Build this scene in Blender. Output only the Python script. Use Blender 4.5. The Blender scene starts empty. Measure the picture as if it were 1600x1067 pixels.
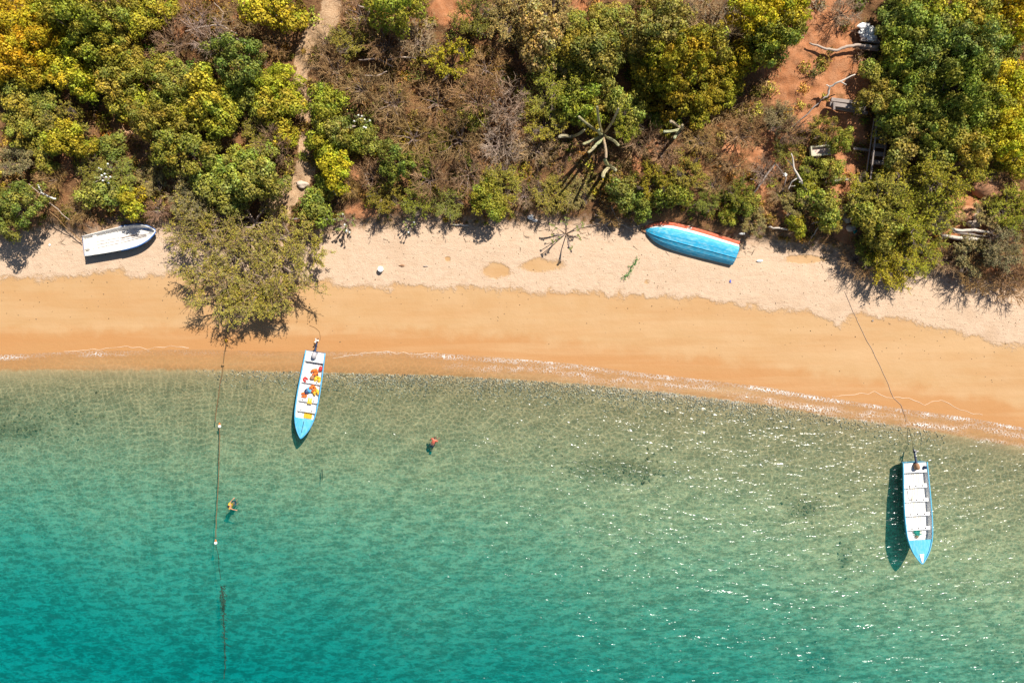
import bpy, math, random
import numpy as np
from mathutils import Vector, Matrix, noise as mnoise
random.seed(7); RNG = np.random.default_rng(11)
sc = bpy.context.scene
col = sc.collection
PI = math.pi

# ------------------------------------------------------------------ camera, light, exposure
CH = 49.0; PXM = 22.0
cd = bpy.data.cameras.new('camera'); cam = bpy.data.objects.new('camera', cd); col.objects.link(cam)
cam.location = (0, 0, CH); cd.sensor_width = 36; cd.lens = 36*CH/(1600/PXM)
cd.clip_start = .5; cd.clip_end = 2000; sc.camera = cam
SUN = Vector((0.63, 0.78, 0)).normalized(); EL = math.radians(52)
SUN = Vector((SUN.x*math.cos(EL), SUN.y*math.cos(EL), math.sin(EL)))
w = bpy.data.worlds.new('World'); sc.world = w; w.use_nodes = True
nt = w.node_tree; bg = nt.nodes['Background']; sky = nt.nodes.new('ShaderNodeTexSky')
sky.sky_type = 'NISHITA'; sky.sun_disc = False; sky.sun_elevation = EL
sky.sun_rotation = math.atan2(SUN.x, SUN.y); sky.air_density = 1.0; sky.dust_density = .6
nt.links.new(sky.outputs[0], bg.inputs[0]); bg.inputs[1].default_value = 0.05
ld = bpy.data.lights.new('sun', 'SUN'); ld.energy = 4.6; ld.angle = math.radians(.5); ld.color = (1, .95, .86)
sun = bpy.data.objects.new('sun', ld); col.objects.link(sun); sun.location = SUN*80
sun.rotation_euler = SUN.to_track_quat('Z', 'Y').to_euler()
vs = sc.view_settings; vs.view_transform = 'Standard'; vs.look = 'None'; vs.gamma = 1; vs.use_curve_mapping = False
vs.exposure = 0.72
sc.cycles.max_bounces = 6; sc.cycles.diffuse_bounces = 3; sc.cycles.transparent_max_bounces = 12
sc.cycles.volume_bounces = 1; sc.cycles.caustics_reflective = False; sc.cycles.caustics_refractive = False

# ------------------------------------------------------------------ pixel <-> world, terrain
def at(px, py, z=0.0):
    k = (CH - z)/CH/PXM
    return Vector(((px-800)*k, (533.5-py)*k, z))
def curve(pts, z):
    P = [at(a, b, z) for a, b in pts]; xs = np.array([p.x for p in P]); ys = np.array([p.y for p in P])
    return lambda x: np.interp(x, xs, ys)
yw = curve([(-400,566),(0,554),(150,548),(300,546),(440,549),(600,549),(690,552),(800,560),(900,569),(1000,582),(1100,593),(1200,605),(1300,622),(1400,637),(1500,650),(1600,668),(2000,745)], 0)
yp = curve([(-400,590),(0,579),(300,578),(500,583),(700,588),(900,600),(1050,615),(1200,634),(1300,652),(1420,668),(1600,700),(2000,780)], 0)
yd = curve([(-400,430),(0,436),(60,434),(130,430),(170,421),(215,432),(270,428),(330,432),(500,440),(560,447),(620,450),(700,446),(800,452),(900,458),(1000,462),(1100,468),(1200,482),(1260,490),(1310,506),(1345,489),(1400,496),(1450,508),(1500,520),(1550,536),(1600,542),(2000,600)], .5)
yv = curve([(-400,390),(0,376),(45,366),(80,354),(130,368),(180,350),(260,352),(330,372),(420,375),(490,366),(540,352),(600,348),(650,338),(720,350),(800,345),(850,340),(930,350),(1000,354),(1060,362),(1110,378),(1180,372),(1250,386),(1310,392),(1350,405),(1450,420),(1520,432),(1600,450),(2000,540)], .9)
def vnoise(x, y, s, seed=0):
    # cheap smooth value noise
    r = np.random.default_rng(seed).random((64, 64))
    x = np.asarray(x)*s+1000; y = np.asarray(y)*s+1000
    i = np.floor(x).astype(int); j = np.floor(y).astype(int); fx = x-i; fy = y-j
    fx = fx*fx*(3-2*fx); fy = fy*fy*(3-2*fy)
    a = r[i % 64, j % 64]; b = r[(i+1) % 64, j % 64]; c = r[i % 64, (j+1) % 64]; d = r[(i+1) % 64, (j+1) % 64]
    return (a*(1-fx)+b*fx)*(1-fy)+(c*(1-fx)+d*fx)*fy - .5
def H(x, y):
    x = np.asarray(x, float); y = np.asarray(y, float)
    d = y - yw(x); dp = yp(x)-y; dv = y - yv(x)
    # sea bed
    sl = np.interp(x, [-36, -20, 0, 36], [.25, .205, .158, .084])
    bed = -.03 - np.clip(-d, 0, 3)*.05 - np.clip(dp, 0, .8)*.25 - np.clip(dp-.8, 0, 60)*sl*(.45+np.clip(dp, 0, 30)*.042)*(1+.25*vnoise(x, y, .13, 3))
    bed = np.maximum(bed, -9) + .08*vnoise(x, y, .6, 4)*np.clip(-d/3, 0, 1)
    bed = np.where(d > -.35, d*.085, bed)
    bank = np.clip(dv/.7, 0, 1)
    land = .085*np.clip(d, 0, 8) + .02*np.clip(d-8, 0, 4) + .02*vnoise(x, y, .8, 5)*np.clip(d, 0, 1)
    land = land + bank*.35 + np.clip(dv, 0, 60)*.17 + bank*(.5*vnoise(x, y, .25, 6)+.22*vnoise(x, y, .9, 7)) + .25*np.clip(dv, 0, 1)*vnoise(x, y, 2.2, 9)
    return np.where(d < 0, bed, land)
def hz(x, y): return float(H(x, y))
def ag(px, py, dz=0.0):
    z = 1.0
    for _ in range(6):
        p = at(px, py, z+dz); z = hz(p.x, p.y)
    return Vector((p.x, p.y, z))
def topx(x, y, z):
    k = PXM*CH/(CH-z); return 800+x*k, 533.5-y*k

# ------------------------------------------------------------------ node helpers
def mat(name): m = bpy.data.materials.new(name); m.use_nodes = True; m.node_tree.nodes.clear(); return m
class N:
    def __init__(s, m): s.t = m.node_tree; s.o = s.n('ShaderNodeOutputMaterial')
    def n(s, ty, **kw):
        nd = s.t.nodes.new(ty)
        for k, v in kw.items():
            if k.startswith('i_'): s.set(nd.inputs[int(k[2:]) if k[2:].isdigit() else k[2:].replace('_', ' ')], v)
            else: setattr(nd, k, v)
        return nd
    def set(s, inp, v):
        if isinstance(v, bpy.types.Node): v = v.outputs[0]
        if isinstance(v, bpy.types.NodeSocket): s.t.links.new(v, inp)
        else:
            if isinstance(v, tuple) and len(v) == 3 and inp.type == 'RGBA': v = (*v, 1)
            inp.default_value = v
    def math(s, op, a, b=0.0, clamp=False):
        nd = s.t.nodes.new('ShaderNodeMath'); nd.operation = op; nd.use_clamp = clamp
        s.set(nd.inputs[0], a); s.set(nd.inputs[1], b); return nd.outputs[0]
    def mix(s, f, a, b, ty='MIX'):
        nd = s.t.nodes.new('ShaderNodeMix'); nd.data_type = 'RGBA'; nd.blend_type = ty
        s.set(nd.inputs[0], f); s.set(nd.inputs[6], a); s.set(nd.inputs[7], b); return nd.outputs[2]
    def mr(s, v, a, b, c=0.0, d=1.0, smooth=False):
        nd = s.t.nodes.new('ShaderNodeMapRange')
        if smooth: nd.interpolation_type = 'SMOOTHSTEP'
        s.set(nd.inputs[0], v)
        for i, q in enumerate((a, b, c, d)): s.set(nd.inputs[i+1], q)
        return nd.outputs[0]
    def noise(s, scale, detail=4, rough=.55, vec=None, dist=0.0):
        nd = s.t.nodes.new('ShaderNodeTexNoise'); nd.inputs['Scale'].default_value = scale
        nd.inputs['Detail'].default_value = detail; nd.inputs['Roughness'].default_value = rough; nd.inputs['Distortion'].default_value = dist
        s.set(nd.inputs['Vector'], vec if vec is not None else s.pos()); return nd
    def pos(s):
        return s.n('ShaderNodeNewGeometry').outputs['Position']
    def mapping(s, vec, scale=(1, 1, 1), rot=(0, 0, 0), loc=(0, 0, 0)):
        nd = s.t.nodes.new('ShaderNodeMapping'); s.set(nd.inputs[0], vec)
        nd.inputs['Scale'].default_value = scale; nd.inputs['Rotation'].default_value = rot; nd.inputs['Location'].default_value = loc
        return nd.outputs[0]
    def attr(s, name): return s.n('ShaderNodeAttribute', attribute_name=name)
    def out(s, sh): s.t.links.new(sh.outputs[0] if isinstance(sh, bpy.types.Node) else sh, s.o.inputs[0])
    def bsdf(s, color, rough=.7, spec=.3, normal=None, metal=0.0):
        b = s.t.nodes.new('ShaderNodeBsdfPrincipled'); s.set(b.inputs['Base Color'], color); s.set(b.inputs['Roughness'], rough)
        s.set(b.inputs['Specular IOR Level'], spec); s.set(b.inputs['Metallic'], metal)
        if normal is not None: s.t.links.new(normal, b.inputs['Normal'])
        return b
    def bump(s, h, strength=.5, dist=.1):
        b = s.t.nodes.new('ShaderNodeBump'); b.inputs['Strength'].default_value = strength; b.inputs['Distance'].default_value = dist
        s.set(b.inputs['Height'], h); return b.outputs[0]

_mc = {}
def paint(name, c, rough=.45, wear=(.5, .45, .38), amount=.35, spec=.4, scale=3.0):
    """painted / weathered surface with soft dirt and scratches"""
    key = (name,)
    if key in _mc: return _mc[key]
    m = mat(name); n = N(m)
    tc = n.n('ShaderNodeTexCoord').outputs['Object']
    a = n.noise(scale, 6, .65, n.mapping(tc, (1, 3, 2)))
    b = n.noise(scale*7, 3, .6, n.mapping(tc, (.5, 2.5, 2)))
    f = n.math('MULTIPLY', n.mr(a.outputs[0], .45, .75), amount, True)
    c1 = n.mix(f, c, wear)
    c2 = n.mix(n.math('MULTIPLY', n.mr(b.outputs[0], .55, .75), amount*.7, True), c1, tuple(v*.55 for v in wear))
    n.out(n.bsdf(c2, n.mr(a.outputs[0], .3, .7, rough, min(1, rough+.25)), spec, n.bump(b.outputs[0], .25, .01)))
    _mc[key] = m; return m

def vegmat(name, trans=.22, rough=.55, spec=.25, nscale=9):
    m = mat(name); n = N(m)
    oi = n.n('ShaderNodeObjectInfo').outputs['Color']; c = n.mix(1.0, oi, n.attr('Col').outputs['Color'], 'MULTIPLY')
    nz = n.noise(nscale, 2, .5); c = n.mix(n.mr(nz.outputs[0], .3, .7, 0, .45), c, (.0, .0, .0))
    nz2 = n.noise(.8, 2, .5); c = n.mix(n.mr(nz2.outputs[0], .4, .7, 0, .3), c, (.5, .36, .04), 'SOFT_LIGHT')
    p = n.bsdf(c, rough, spec)
    if trans > 0:
        tr = n.n('ShaderNodeBsdfTranslucent'); n.set(tr.inputs[0], c)
        mx = n.n('ShaderNodeMixShader'); mx.inputs[0].default_value = trans
        n.t.links.new(p.outputs[0], mx.inputs[1]); n.t.links.new(tr.outputs[0], mx.inputs[2]); n.out(mx)
    else: n.out(p)
    return m
M_LEAF = vegmat('leaf', .16, .55, .10)
M_TWIG = vegmat('twig', 0, .8, .15, 14)

# ------------------------------------------------------------------ mesh builder
class MB:
    def __init__(s): s.v = []; s.f = []; s.c = []
    def add(s, V, F, c=None):
        o = len(s.v); s.v += [tuple(p) for p in V]; s.f += [tuple(i+o for i in f) for f in F]
        if c is not None: s.c += [c]*len(V)
    def box(s, c, size, rz=0, taper=1.0, m=None, bev=0.0):
        sx, sy, szz = size[0]/2, size[1]/2, size[2]/2
        if bev <= 0: V = [Vector((x*sx*(taper if z > 0 else 1), y*sy*(taper if z > 0 else 1), z*szz)) for z in (-1, 1) for x, y in ((-1,-1),(1,-1),(1,1),(-1,1))]; F = [(3,2,1,0),(4,5,6,7),(0,1,5,4),(1,2,6,5),(2,3,7,6),(3,0,4,7)]
        else:
            V = []; b = bev
            for z, q in ((-szz, b), (-szz+b, 0), (szz-b, 0), (szz, b)):
                for x, y in ((-1,-1),(1,-1),(1,1),(-1,1)):
                    X = x*(sx-q); Y = y*(sy-q)
                    V += ([Vector((X+(b if x < 0 else 0)*0, Y+(-y*b), z)), Vector((X-x*b, Y, z))] if x*y > 0 else [Vector((X-x*b, Y, z)), Vector((X, Y-y*b, z))])
            F = [tuple(range(7, -1, -1)), tuple(range(24, 32))]
            for r in range(3):
                for i in range(8): F.append((r*8+i, r*8+(i+1) % 8, r*8+8+(i+1) % 8, r*8+8+i))
        R = Matrix.Rotation(rz, 4, 'Z') if m is None else m
        s.add([R @ p + Vector(c) for p in V], F)
    def tube(s, pts, rad, sides=6, lobes=0.0, c=None, caps=True, flat=1.0):
        pts = [Vector(p) for p in pts]; V = []; F = []; n = len(pts); up = Vector((.13, .31, .94))
        if not hasattr(rad, '__len__'): rad = [rad]*n
        for i, p in enumerate(pts):
            t = (pts[min(i+1, n-1)]-pts[max(i-1, 0)])
            t = t.normalized() if t.length > 1e-9 else Vector((0, 0, 1))
            a = t.cross(up)
            if a.length < .05: a = t.cross(Vector((1, 0, 0)))
            a.normalize(); b = t.cross(a)
            for k in range(sides):
                th = 2*PI*k/sides; r = rad[i]*(1-lobes*(k % 2))
                V.append(p + a*(math.cos(th)*r) + b*(math.sin(th)*r*flat))
        for i in range(n-1):
            for k in range(sides):
                k2 = (k+1) % sides; F.append((i*sides+k, i*sides+k2, (i+1)*sides+k2, (i+1)*sides+k))
        if caps: F.append(tuple(range(sides-1, -1, -1))); F.append(tuple((n-1)*sides+k for k in range(sides)))
        s.add(V, F, c)
    def loft(s, secs, close=False, c=None):
        m = len(secs[0]); V = [p for q in secs for p in q]; F = []
        for i in range(len(secs)-1):
            for k in range(m if close else m-1):
                k2 = (k+1) % m; F.append((i*m+k, i*m+k2, (i+1)*m+k2, (i+1)*m+k))
        s.add(V, F, c)
    def ball(s, c, r, seg=10, ring=6, jit=0.0, sc_=(1, 1, 1), seed=0):
        rr = random.Random(seed); V = [Vector((0, 0, -1))]
        for i in range(1, ring):
            ph = -PI/2+PI*i/ring
            for k in range(seg): th = 2*PI*k/seg; V.append(Vector((math.cos(ph)*math.cos(th), math.cos(ph)*math.sin(th), math.sin(ph))))
        V.append(Vector((0, 0, 1))); F = []
        for k in range(seg): F.append((0, 1+(k+1) % seg, 1+k))
        for i in range(ring-2):
            for k in range(seg): a = 1+i*seg; F.append((a+k, a+(k+1) % seg, a+seg+(k+1) % seg, a+seg+k))
        L = len(V)-1; a = 1+(ring-2)*seg
        for k in range(seg): F.append((a+k, a+(k+1) % seg, L))
        off = Vector((rr.random()*50, rr.random()*50, rr.random()*50))
        V = [Vector((p.x*sc_[0], p.y*sc_[1], p.z*sc_[2]))*r*(1+jit*mnoise.noise(p*1.6+off)) + Vector(c) for p in V]
        s.add(V, F)
    def build(s, name, m, parent=None, smooth=False, loc=None):
        me = bpy.data.meshes.new(name); me.from_pydata(s.v, [], s.f); me.update()
        if s.c:
            ca = me.color_attributes.new('Col', 'FLOAT_COLOR', 'POINT')
            ca.data.foreach_set('color', np.array([(*c, 1) for c in s.c], np.float32).ravel())
        me.materials.append(m)
        if smooth: me.polygons.foreach_set('use_smooth', [True]*len(me.polygons))
        o = bpy.data.objects.new(name, me); col.objects.link(o)
        if parent: o.parent = parent
        if loc is not None: o.location = loc
        return o
def tag(o, label=None, cat=None, group=None, kind=None):
    if label: o['label'] = label
    if cat: o['category'] = cat
    if group: o['group'] = group
    if kind: o['kind'] = kind
    return o
def empty(name, loc, rot=(0, 0, 0)):
    o = bpy.data.objects.new(name, None); col.objects.link(o); o.location = loc; o.rotation_euler = rot; o.empty_display_size = .2; return o
def npmesh(name, V, F, m, colr=None, attrs=None, smooth=False):
    V = np.asarray(V, np.float32); F = np.asarray(F, np.int32); k = F.shape[1]
    me = bpy.data.meshes.new(name); me.vertices.add(len(V)); me.vertices.foreach_set('co', V.ravel())
    me.loops.add(F.size); me.loops.foreach_set('vertex_index', F.ravel())
    me.polygons.add(len(F)); me.polygons.foreach_set('loop_start', np.arange(0, F.size, k, dtype=np.int32))
    try: me.polygons.foreach_set('loop_total', np.full(len(F), k, np.int32))
    except Exception: pass
    if smooth: me.polygons.foreach_set('use_smooth', np.ones(len(F), bool))
    me.update(calc_edges=True); me.validate()
    if colr is not None:
        ca = me.color_attributes.new('Col', 'FLOAT_COLOR', 'POINT')
        ca.data.foreach_set('color', np.concatenate([colr, np.ones((len(colr), 1))], 1).astype(np.float32).ravel())
    for kx, vv in (attrs or {}).items():
        a = me.attributes.new(kx, 'FLOAT', 'POINT'); a.data.foreach_set('value', np.asarray(vv, np.float32).ravel())
    me.materials.append(m); return me
def link(name, me, parent=None):
    o = bpy.data.objects.new(name, me); col.objects.link(o)
    if parent: o.parent = parent
    return o

# ------------------------------------------------------------------ terrain
# bare soil patches (photo px): x, y, rx, ry, strength
BARE = [(1285,40,60,62),(1310,100,48,50),(1235,120,52,52),(1270,165,46,44),(1330,200,26,60),(1205,235,40,40),(1315,270,26,50),(1150,240,26,26),(1185,300,28,22),
        (712,22,30,34),(684,98,9,26),(690,18,26,22),(1515,285,52,48),(1500,345,50,34),(995,250,12,26),(555,262,10,18),(960,-10,40,12),(905,8,22,16),(1185,60,20,22),
        (1320,350,26,34),(1230,330,16,22),(275,45,26,18),(375,45,20,26),(105,260,12,30),(1340,130,26,50),(565,330,26,14),(1520,430,60,18),(1020,230,14,14)]
PATHPTS = [(520,-20,13),(515,25,16),(496,58,22),(480,92,20),(471,110,8),(470,128,13),(474,155,13),(482,190,12),(478,225,11),(480,262,15),(462,290,20),(440,312,22),(436,345,16)]
def bare_mask(px, py):
    b = np.zeros_like(px); p = np.zeros_like(px)
    for (x, y, rx, ry) in BARE: b = np.maximum(b, 1.25-np.sqrt(((px-x)/rx)**2+((py-y)/ry)**2))
    for (x0, y0, r0), (x1, y1, r1) in zip(PATHPTS[:-1], PATHPTS[1:]):
        t = np.clip(((px-x0)*(x1-x0)+(py-y0)*(y1-y0))/((x1-x0)**2+(y1-y0)**2), 0, 1)
        dd = np.hypot(px-x0-t*(x1-x0), py-y0-t*(y1-y0)); p = np.maximum(p, 1.4-dd/(r0+t*(r1-r0)))
    return np.clip(b, 0, 1), np.clip(p, 0, 1)
def axis(lo, hi, st, far):
    a = list(np.arange(lo, hi+st/2, st)); s = st
    while a[-1] < far: s *= 1.5; a.append(a[-1]+s)
    s = st
    while a[0] > -far: s *= 1.5; a.insert(0, a[0]-s)
    return np.array(a)
XS = axis(-42, 42, .22, 500); YS = axis(-30, 32, .22, 500)
GX, GY = np.meshgrid(XS, YS); GZ = H(GX, GY)
PXc, PYc = topx(GX, GY, GZ)
gb, gp = bare_mask(PXc, PYc)
ADRY = GY-yd(GX); AVEG = GY-yv(GX); AD = GY-yw(GX); AP = yp(GX)-GY
for (x, y, rx, ry) in [(776,423,22,11),(845,415,34,10),(1010,440,6,4),(1260,405,30,6),(700,405,5,4)]:   # damp patches in the dry sand
    q = 1-np.sqrt(((PXc-x)/rx)**2+((PYc-y)/ry)**2); ADRY = np.where(q > -.8, np.minimum(ADRY, -q*1.1), ADRY)
AROCK = np.zeros_like(GX)
for (x, y, rx, ry, s_) in [(960,735,95,26,1),(1010,742,40,16,.5),(30,675,60,20,1),(0,640,70,30,.6),(110,650,110,26,.5),(215,640,60,20,.3),(1258,795,40,26,.9),(1320,870,18,30,.8),(1275,1030,50,40,.8),(1560,1030,70,50,.6),(1545,900,60,25,.25),(560,690,90,40,.25),(690,720,60,20,.35),(820,610,260,14,.5),(560,610,120,14,.5),(400,690,60,30,.3),(1200,700,120,25,.2)]:
    AROCK = np.maximum(AROCK, s_*np.clip(1.3-np.sqrt(((PXc-x)/rx)**2+((PYc-y)/ry)**2), 0, 1))

m = mat('terrain'); n = N(m)
P = n.pos()
nb = n.noise(.55, 5, .6); nm = n.noise(2.2, 5, .62); nf = n.noise(14, 4, .65); nff = n.noise(60, 3, .7)
def wob(a, amp): return n.math('ADD', a, n.math('MULTIPLY', n.math('SUBTRACT', nm.outputs[0], .5), amp))
aD, aDry, aVeg, aP = [n.attr(k).outputs['Fac'] for k in ('d', 'ddry', 'dveg', 'dp')]
dryc = n.mix(n.mr(nm.outputs[0], .3, .7), (.545,.385,.262), (.60,.435,.305))
dryc = n.mix(n.mr(nb.outputs[0], .55, .72, 0, .5), dryc, (.46,.31,.195))
dryc = n.mix(n.mr(nf.outputs[0], .60, .72, 0, .35), dryc, (.36,.24,.15))
dryc = n.mix(n.mr(n.noise(3.0, 5, .75, n.mapping(P, (.3, 1.3, 1), (0, 0, .1))).outputs[0], .52, .66, 0, .40), dryc, (.44,.29,.18))
vor = n.n('ShaderNodeTexVoronoi', i_Scale=1.9); n.set(vor.inputs['Vector'], P)
ftp = n.n('ShaderNodeTexVoronoi', i_Scale=1.6, feature='SMOOTH_F1'); n.set(ftp.inputs['Vector'], n.mapping(P, (1, 1.7, 1), (0, 0, .4)))
foot = n.math('MULTIPLY', n.mr(ftp.outputs['Distance'], .06, .16, 1, 0, True), n.mr(n.noise(.35, 2).outputs[0], .45, .6))
drag = n.mr(n.noise(3.0, 4, .7, n.mapping(P, (.25, 1.6, 1), (0, 0, .12))).outputs[0], .5, .68, 0, .45)
dryc = n.mix(n.math('MULTIPLY', n.mr(vor.outputs['Distance'], .035, .07, .8, 0), n.mr(nf.outputs[0], .45, .5)), dryc, (.16,.09,.05))
wetc = n.mix(n.mr(nb.outputs[0], .3, .7), (.455,.268,.118), (.485,.300,.148))
wetc = n.mix(n.mr(n.math('ADD', aD, n.math('MULTIPLY', n.math('SUBTRACT', nb.outputs[0], .5), 2.2)), 1.0, 2.0, .8, 0, True), wetc, (.43,.20,.07))
# streaks along the beach
st = n.noise(1.2, 4, .6, n.mapping(P, (.12, 1.2, 1), (0, 0, math.radians(6))))
wetc = n.mix(n.mr(st.outputs[0], .42, .68, 0, .6), wetc, (.44,.235,.095))
st2 = n.noise(.5, 4, .6, n.mapping(P, (.10, 1.6, 1), (0, 0, math.radians(7))))
wetc = n.mix(n.mr(st2.outputs[0], .5, .7, 0, .5), wetc, (.52,.33,.17))
fd = n.mr(n.math('ADD', aDry, n.math('ADD', n.math('MULTIPLY', n.math('SUBTRACT', n.noise(.9, 5, .6).outputs[0], .5), 1.9), n.math('MULTIPLY', n.math('SUBTRACT', n.noise(5, 5, .75).outputs[0], .5), 1.1))), -.22, .25, 0, 1, True)
sand = n.mix(fd, wetc, dryc)
# bluff soil
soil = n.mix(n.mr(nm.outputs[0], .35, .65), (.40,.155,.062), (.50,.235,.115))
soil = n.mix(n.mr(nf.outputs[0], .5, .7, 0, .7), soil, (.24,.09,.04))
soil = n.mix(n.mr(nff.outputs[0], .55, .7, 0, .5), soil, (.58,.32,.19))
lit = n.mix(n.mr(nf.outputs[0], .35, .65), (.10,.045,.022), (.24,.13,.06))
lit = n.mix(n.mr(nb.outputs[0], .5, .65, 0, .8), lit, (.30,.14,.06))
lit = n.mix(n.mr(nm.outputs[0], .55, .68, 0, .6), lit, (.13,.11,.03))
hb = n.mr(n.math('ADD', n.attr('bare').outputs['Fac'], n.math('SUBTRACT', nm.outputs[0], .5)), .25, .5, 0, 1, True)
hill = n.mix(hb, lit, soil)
pathc = n.mix(n.mr(nf.outputs[0], .4, .65), (.52,.36,.22), (.34,.19,.10))
hp = n.mr(n.math('ADD', n.attr('path').outputs['Fac'], n.math('MULTIPLY', n.math('SUBTRACT', nm.outputs[0], .5), 1.2)), .3, .5, 0, 1, True)
hill = n.mix(hp, hill, pathc)
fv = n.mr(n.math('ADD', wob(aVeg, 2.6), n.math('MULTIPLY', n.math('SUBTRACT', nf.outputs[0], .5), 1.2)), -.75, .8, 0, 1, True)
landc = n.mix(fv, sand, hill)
# sea bed
bed = n.mix(n.mr(nm.outputs[0], .3, .7), (.57,.395,.195), (.63,.45,.235))
bed = n.mix(n.mr(n.math('ADD', aP, n.math('MULTIPLY', n.math('SUBTRACT', nb.outputs[0], .5), 5)), 1.0, 10, .62, 0, True), bed, (.36,.25,.125))
bed = n.mix(n.mr(nf.outputs[0], .5, .7, 0, .4), bed, (.30,.22,.12))
rk = n.mr(n.math('ADD', n.attr('rock').outputs['Fac'], n.math('MULTIPLY', n.math('SUBTRACT', n.noise(1.6, 6, .75).outputs[0], .5), 1.6)), .3, .85, 0, .6, True)
bed = n.mix(rk, bed, n.mix(n.mr(nf.outputs[0], .4, .6), (.14,.10,.035), (.32,.22,.09)))
fb = n.mr(wob(aP, .5), -.15, .1, 0, 1, True)
c = n.mix(fb, landc, bed)
rough = n.mr(n.math('MULTIPLY', fd, 1.0), 0, 1, .55, .95)
bh = n.math('ADD', n.math('MULTIPLY', n.math('ADD', foot, drag), n.mr(fd, 0, 1, -.05, -.28)), n.math('MULTIPLY', nf.outputs[0], n.mr(fd, 0, 1, .12, 1)))
bh = n.math('ADD', bh, n.math('MULTIPLY', nm.outputs[0], n.mr(fd, 0, 1, .3, 1.3)))
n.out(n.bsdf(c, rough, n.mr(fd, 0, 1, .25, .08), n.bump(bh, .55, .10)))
M_TER = m
ny, nx = GX.shape; idx = np.arange(nx*ny).reshape(ny, nx)
Q = np.stack([idx[:-1, :-1], idx[:-1, 1:], idx[1:, 1:], idx[1:, :-1]], -1).reshape(-1, 4)
V = np.stack([GX, GY, GZ], -1).reshape(-1, 3)
qc = lambda A: A.ravel()[Q].mean(1)
qD, qDr, qV = qc(AD), qc(GY-yd(GX)), qc(GY-yv(GX))
for nm_, sel in (('seabed', qD < 0), ('wet_sand', (qD >= 0) & (qDr < 0)), ('dry_sand', (qDr >= 0) & (qV < 0)), ('hillside', qV >= 0)):
    q = Q[sel]; u, inv = np.unique(q, return_inverse=True); inv = inv.reshape(q.shape)
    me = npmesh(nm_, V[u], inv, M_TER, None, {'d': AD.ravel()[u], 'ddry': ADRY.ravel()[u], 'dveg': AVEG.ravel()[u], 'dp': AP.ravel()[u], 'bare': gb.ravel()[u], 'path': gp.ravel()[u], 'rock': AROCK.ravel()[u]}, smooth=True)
    # keep one continuous shading normal over the four ground sheets
    gxn = np.gradient(GZ, axis=1)/np.gradient(GX, axis=1); gyn = np.gradient(GZ, axis=0)/np.gradient(GY, axis=0)
    nrm = np.stack([-gxn, -gyn, np.ones_like(GZ)], -1).reshape(-1, 3); nrm /= np.linalg.norm(nrm, axis=1, keepdims=True)
    me.normals_split_custom_set_from_vertices(nrm[u].tolist())
    tag(link(nm_, me), kind='structure')

# ------------------------------------------------------------------ sea
m = mat('sea_water'); n = N(m)
P = n.pos()
swell = n.mapping(P, (.55, 1.25, 1), (0, 0, math.radians(-14)))
w1 = n.noise(.95, 1, .5, swell, .6); w2 = n.noise(2.7, 1, .5, swell, .8); w3 = n.noise(6.5, 0, .6, n.mapping(P, (.8, 1.2, 1)), .5)
w0 = n.noise(.22, 2, .5, swell)
far = n.mr(n.attr('off').outputs['Fac'], 0.0, 12, .35, 1.0)
calm = n.mr(n.attr('off').outputs['Fac'], .2, 3.5, .35, 1.0, True)
h = n.math('ADD', n.math('MULTIPLY', n.math('MULTIPLY', w1.outputs[0], .20), far), n.math('MULTIPLY', calm, n.math('ADD', n.math('MULTIPLY', w2.outputs[0], .085), n.math('MULTIPLY', w3.outputs[0], .025))))
nb = n.bump(h, 1.0, 1.0)
# light net: caustics painted as a cell pattern in the surface's transmission colour
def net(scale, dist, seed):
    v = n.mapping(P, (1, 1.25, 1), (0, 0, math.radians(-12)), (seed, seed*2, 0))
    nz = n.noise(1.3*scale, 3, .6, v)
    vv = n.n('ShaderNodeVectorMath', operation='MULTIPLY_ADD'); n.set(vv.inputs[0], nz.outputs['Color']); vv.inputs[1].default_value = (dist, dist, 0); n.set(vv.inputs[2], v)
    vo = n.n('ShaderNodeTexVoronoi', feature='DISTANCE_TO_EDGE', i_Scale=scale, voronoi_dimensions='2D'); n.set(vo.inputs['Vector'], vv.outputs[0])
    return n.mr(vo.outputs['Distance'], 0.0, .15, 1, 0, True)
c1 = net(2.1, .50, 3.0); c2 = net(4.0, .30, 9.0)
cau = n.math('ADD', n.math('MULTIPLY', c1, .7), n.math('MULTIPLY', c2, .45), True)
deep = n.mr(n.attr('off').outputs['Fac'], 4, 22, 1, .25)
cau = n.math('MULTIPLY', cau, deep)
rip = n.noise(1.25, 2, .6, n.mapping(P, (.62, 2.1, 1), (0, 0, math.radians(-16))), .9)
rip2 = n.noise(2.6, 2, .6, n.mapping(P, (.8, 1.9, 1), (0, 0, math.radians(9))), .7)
wv = n.mr(n.math('ADD', n.math('MULTIPLY', rip.outputs[0], .55), n.math('MULTIPLY', rip2.outputs[0], .45)), .40, .60, 0, 1, True)  # light and dark of the wave crests, painted into the transmission tint
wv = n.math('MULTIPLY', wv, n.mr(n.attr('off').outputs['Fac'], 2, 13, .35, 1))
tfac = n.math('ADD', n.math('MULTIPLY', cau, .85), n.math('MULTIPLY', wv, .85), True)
tcol = n.mix(tfac, (.50,.56,.55), (1, 1, 1))
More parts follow.
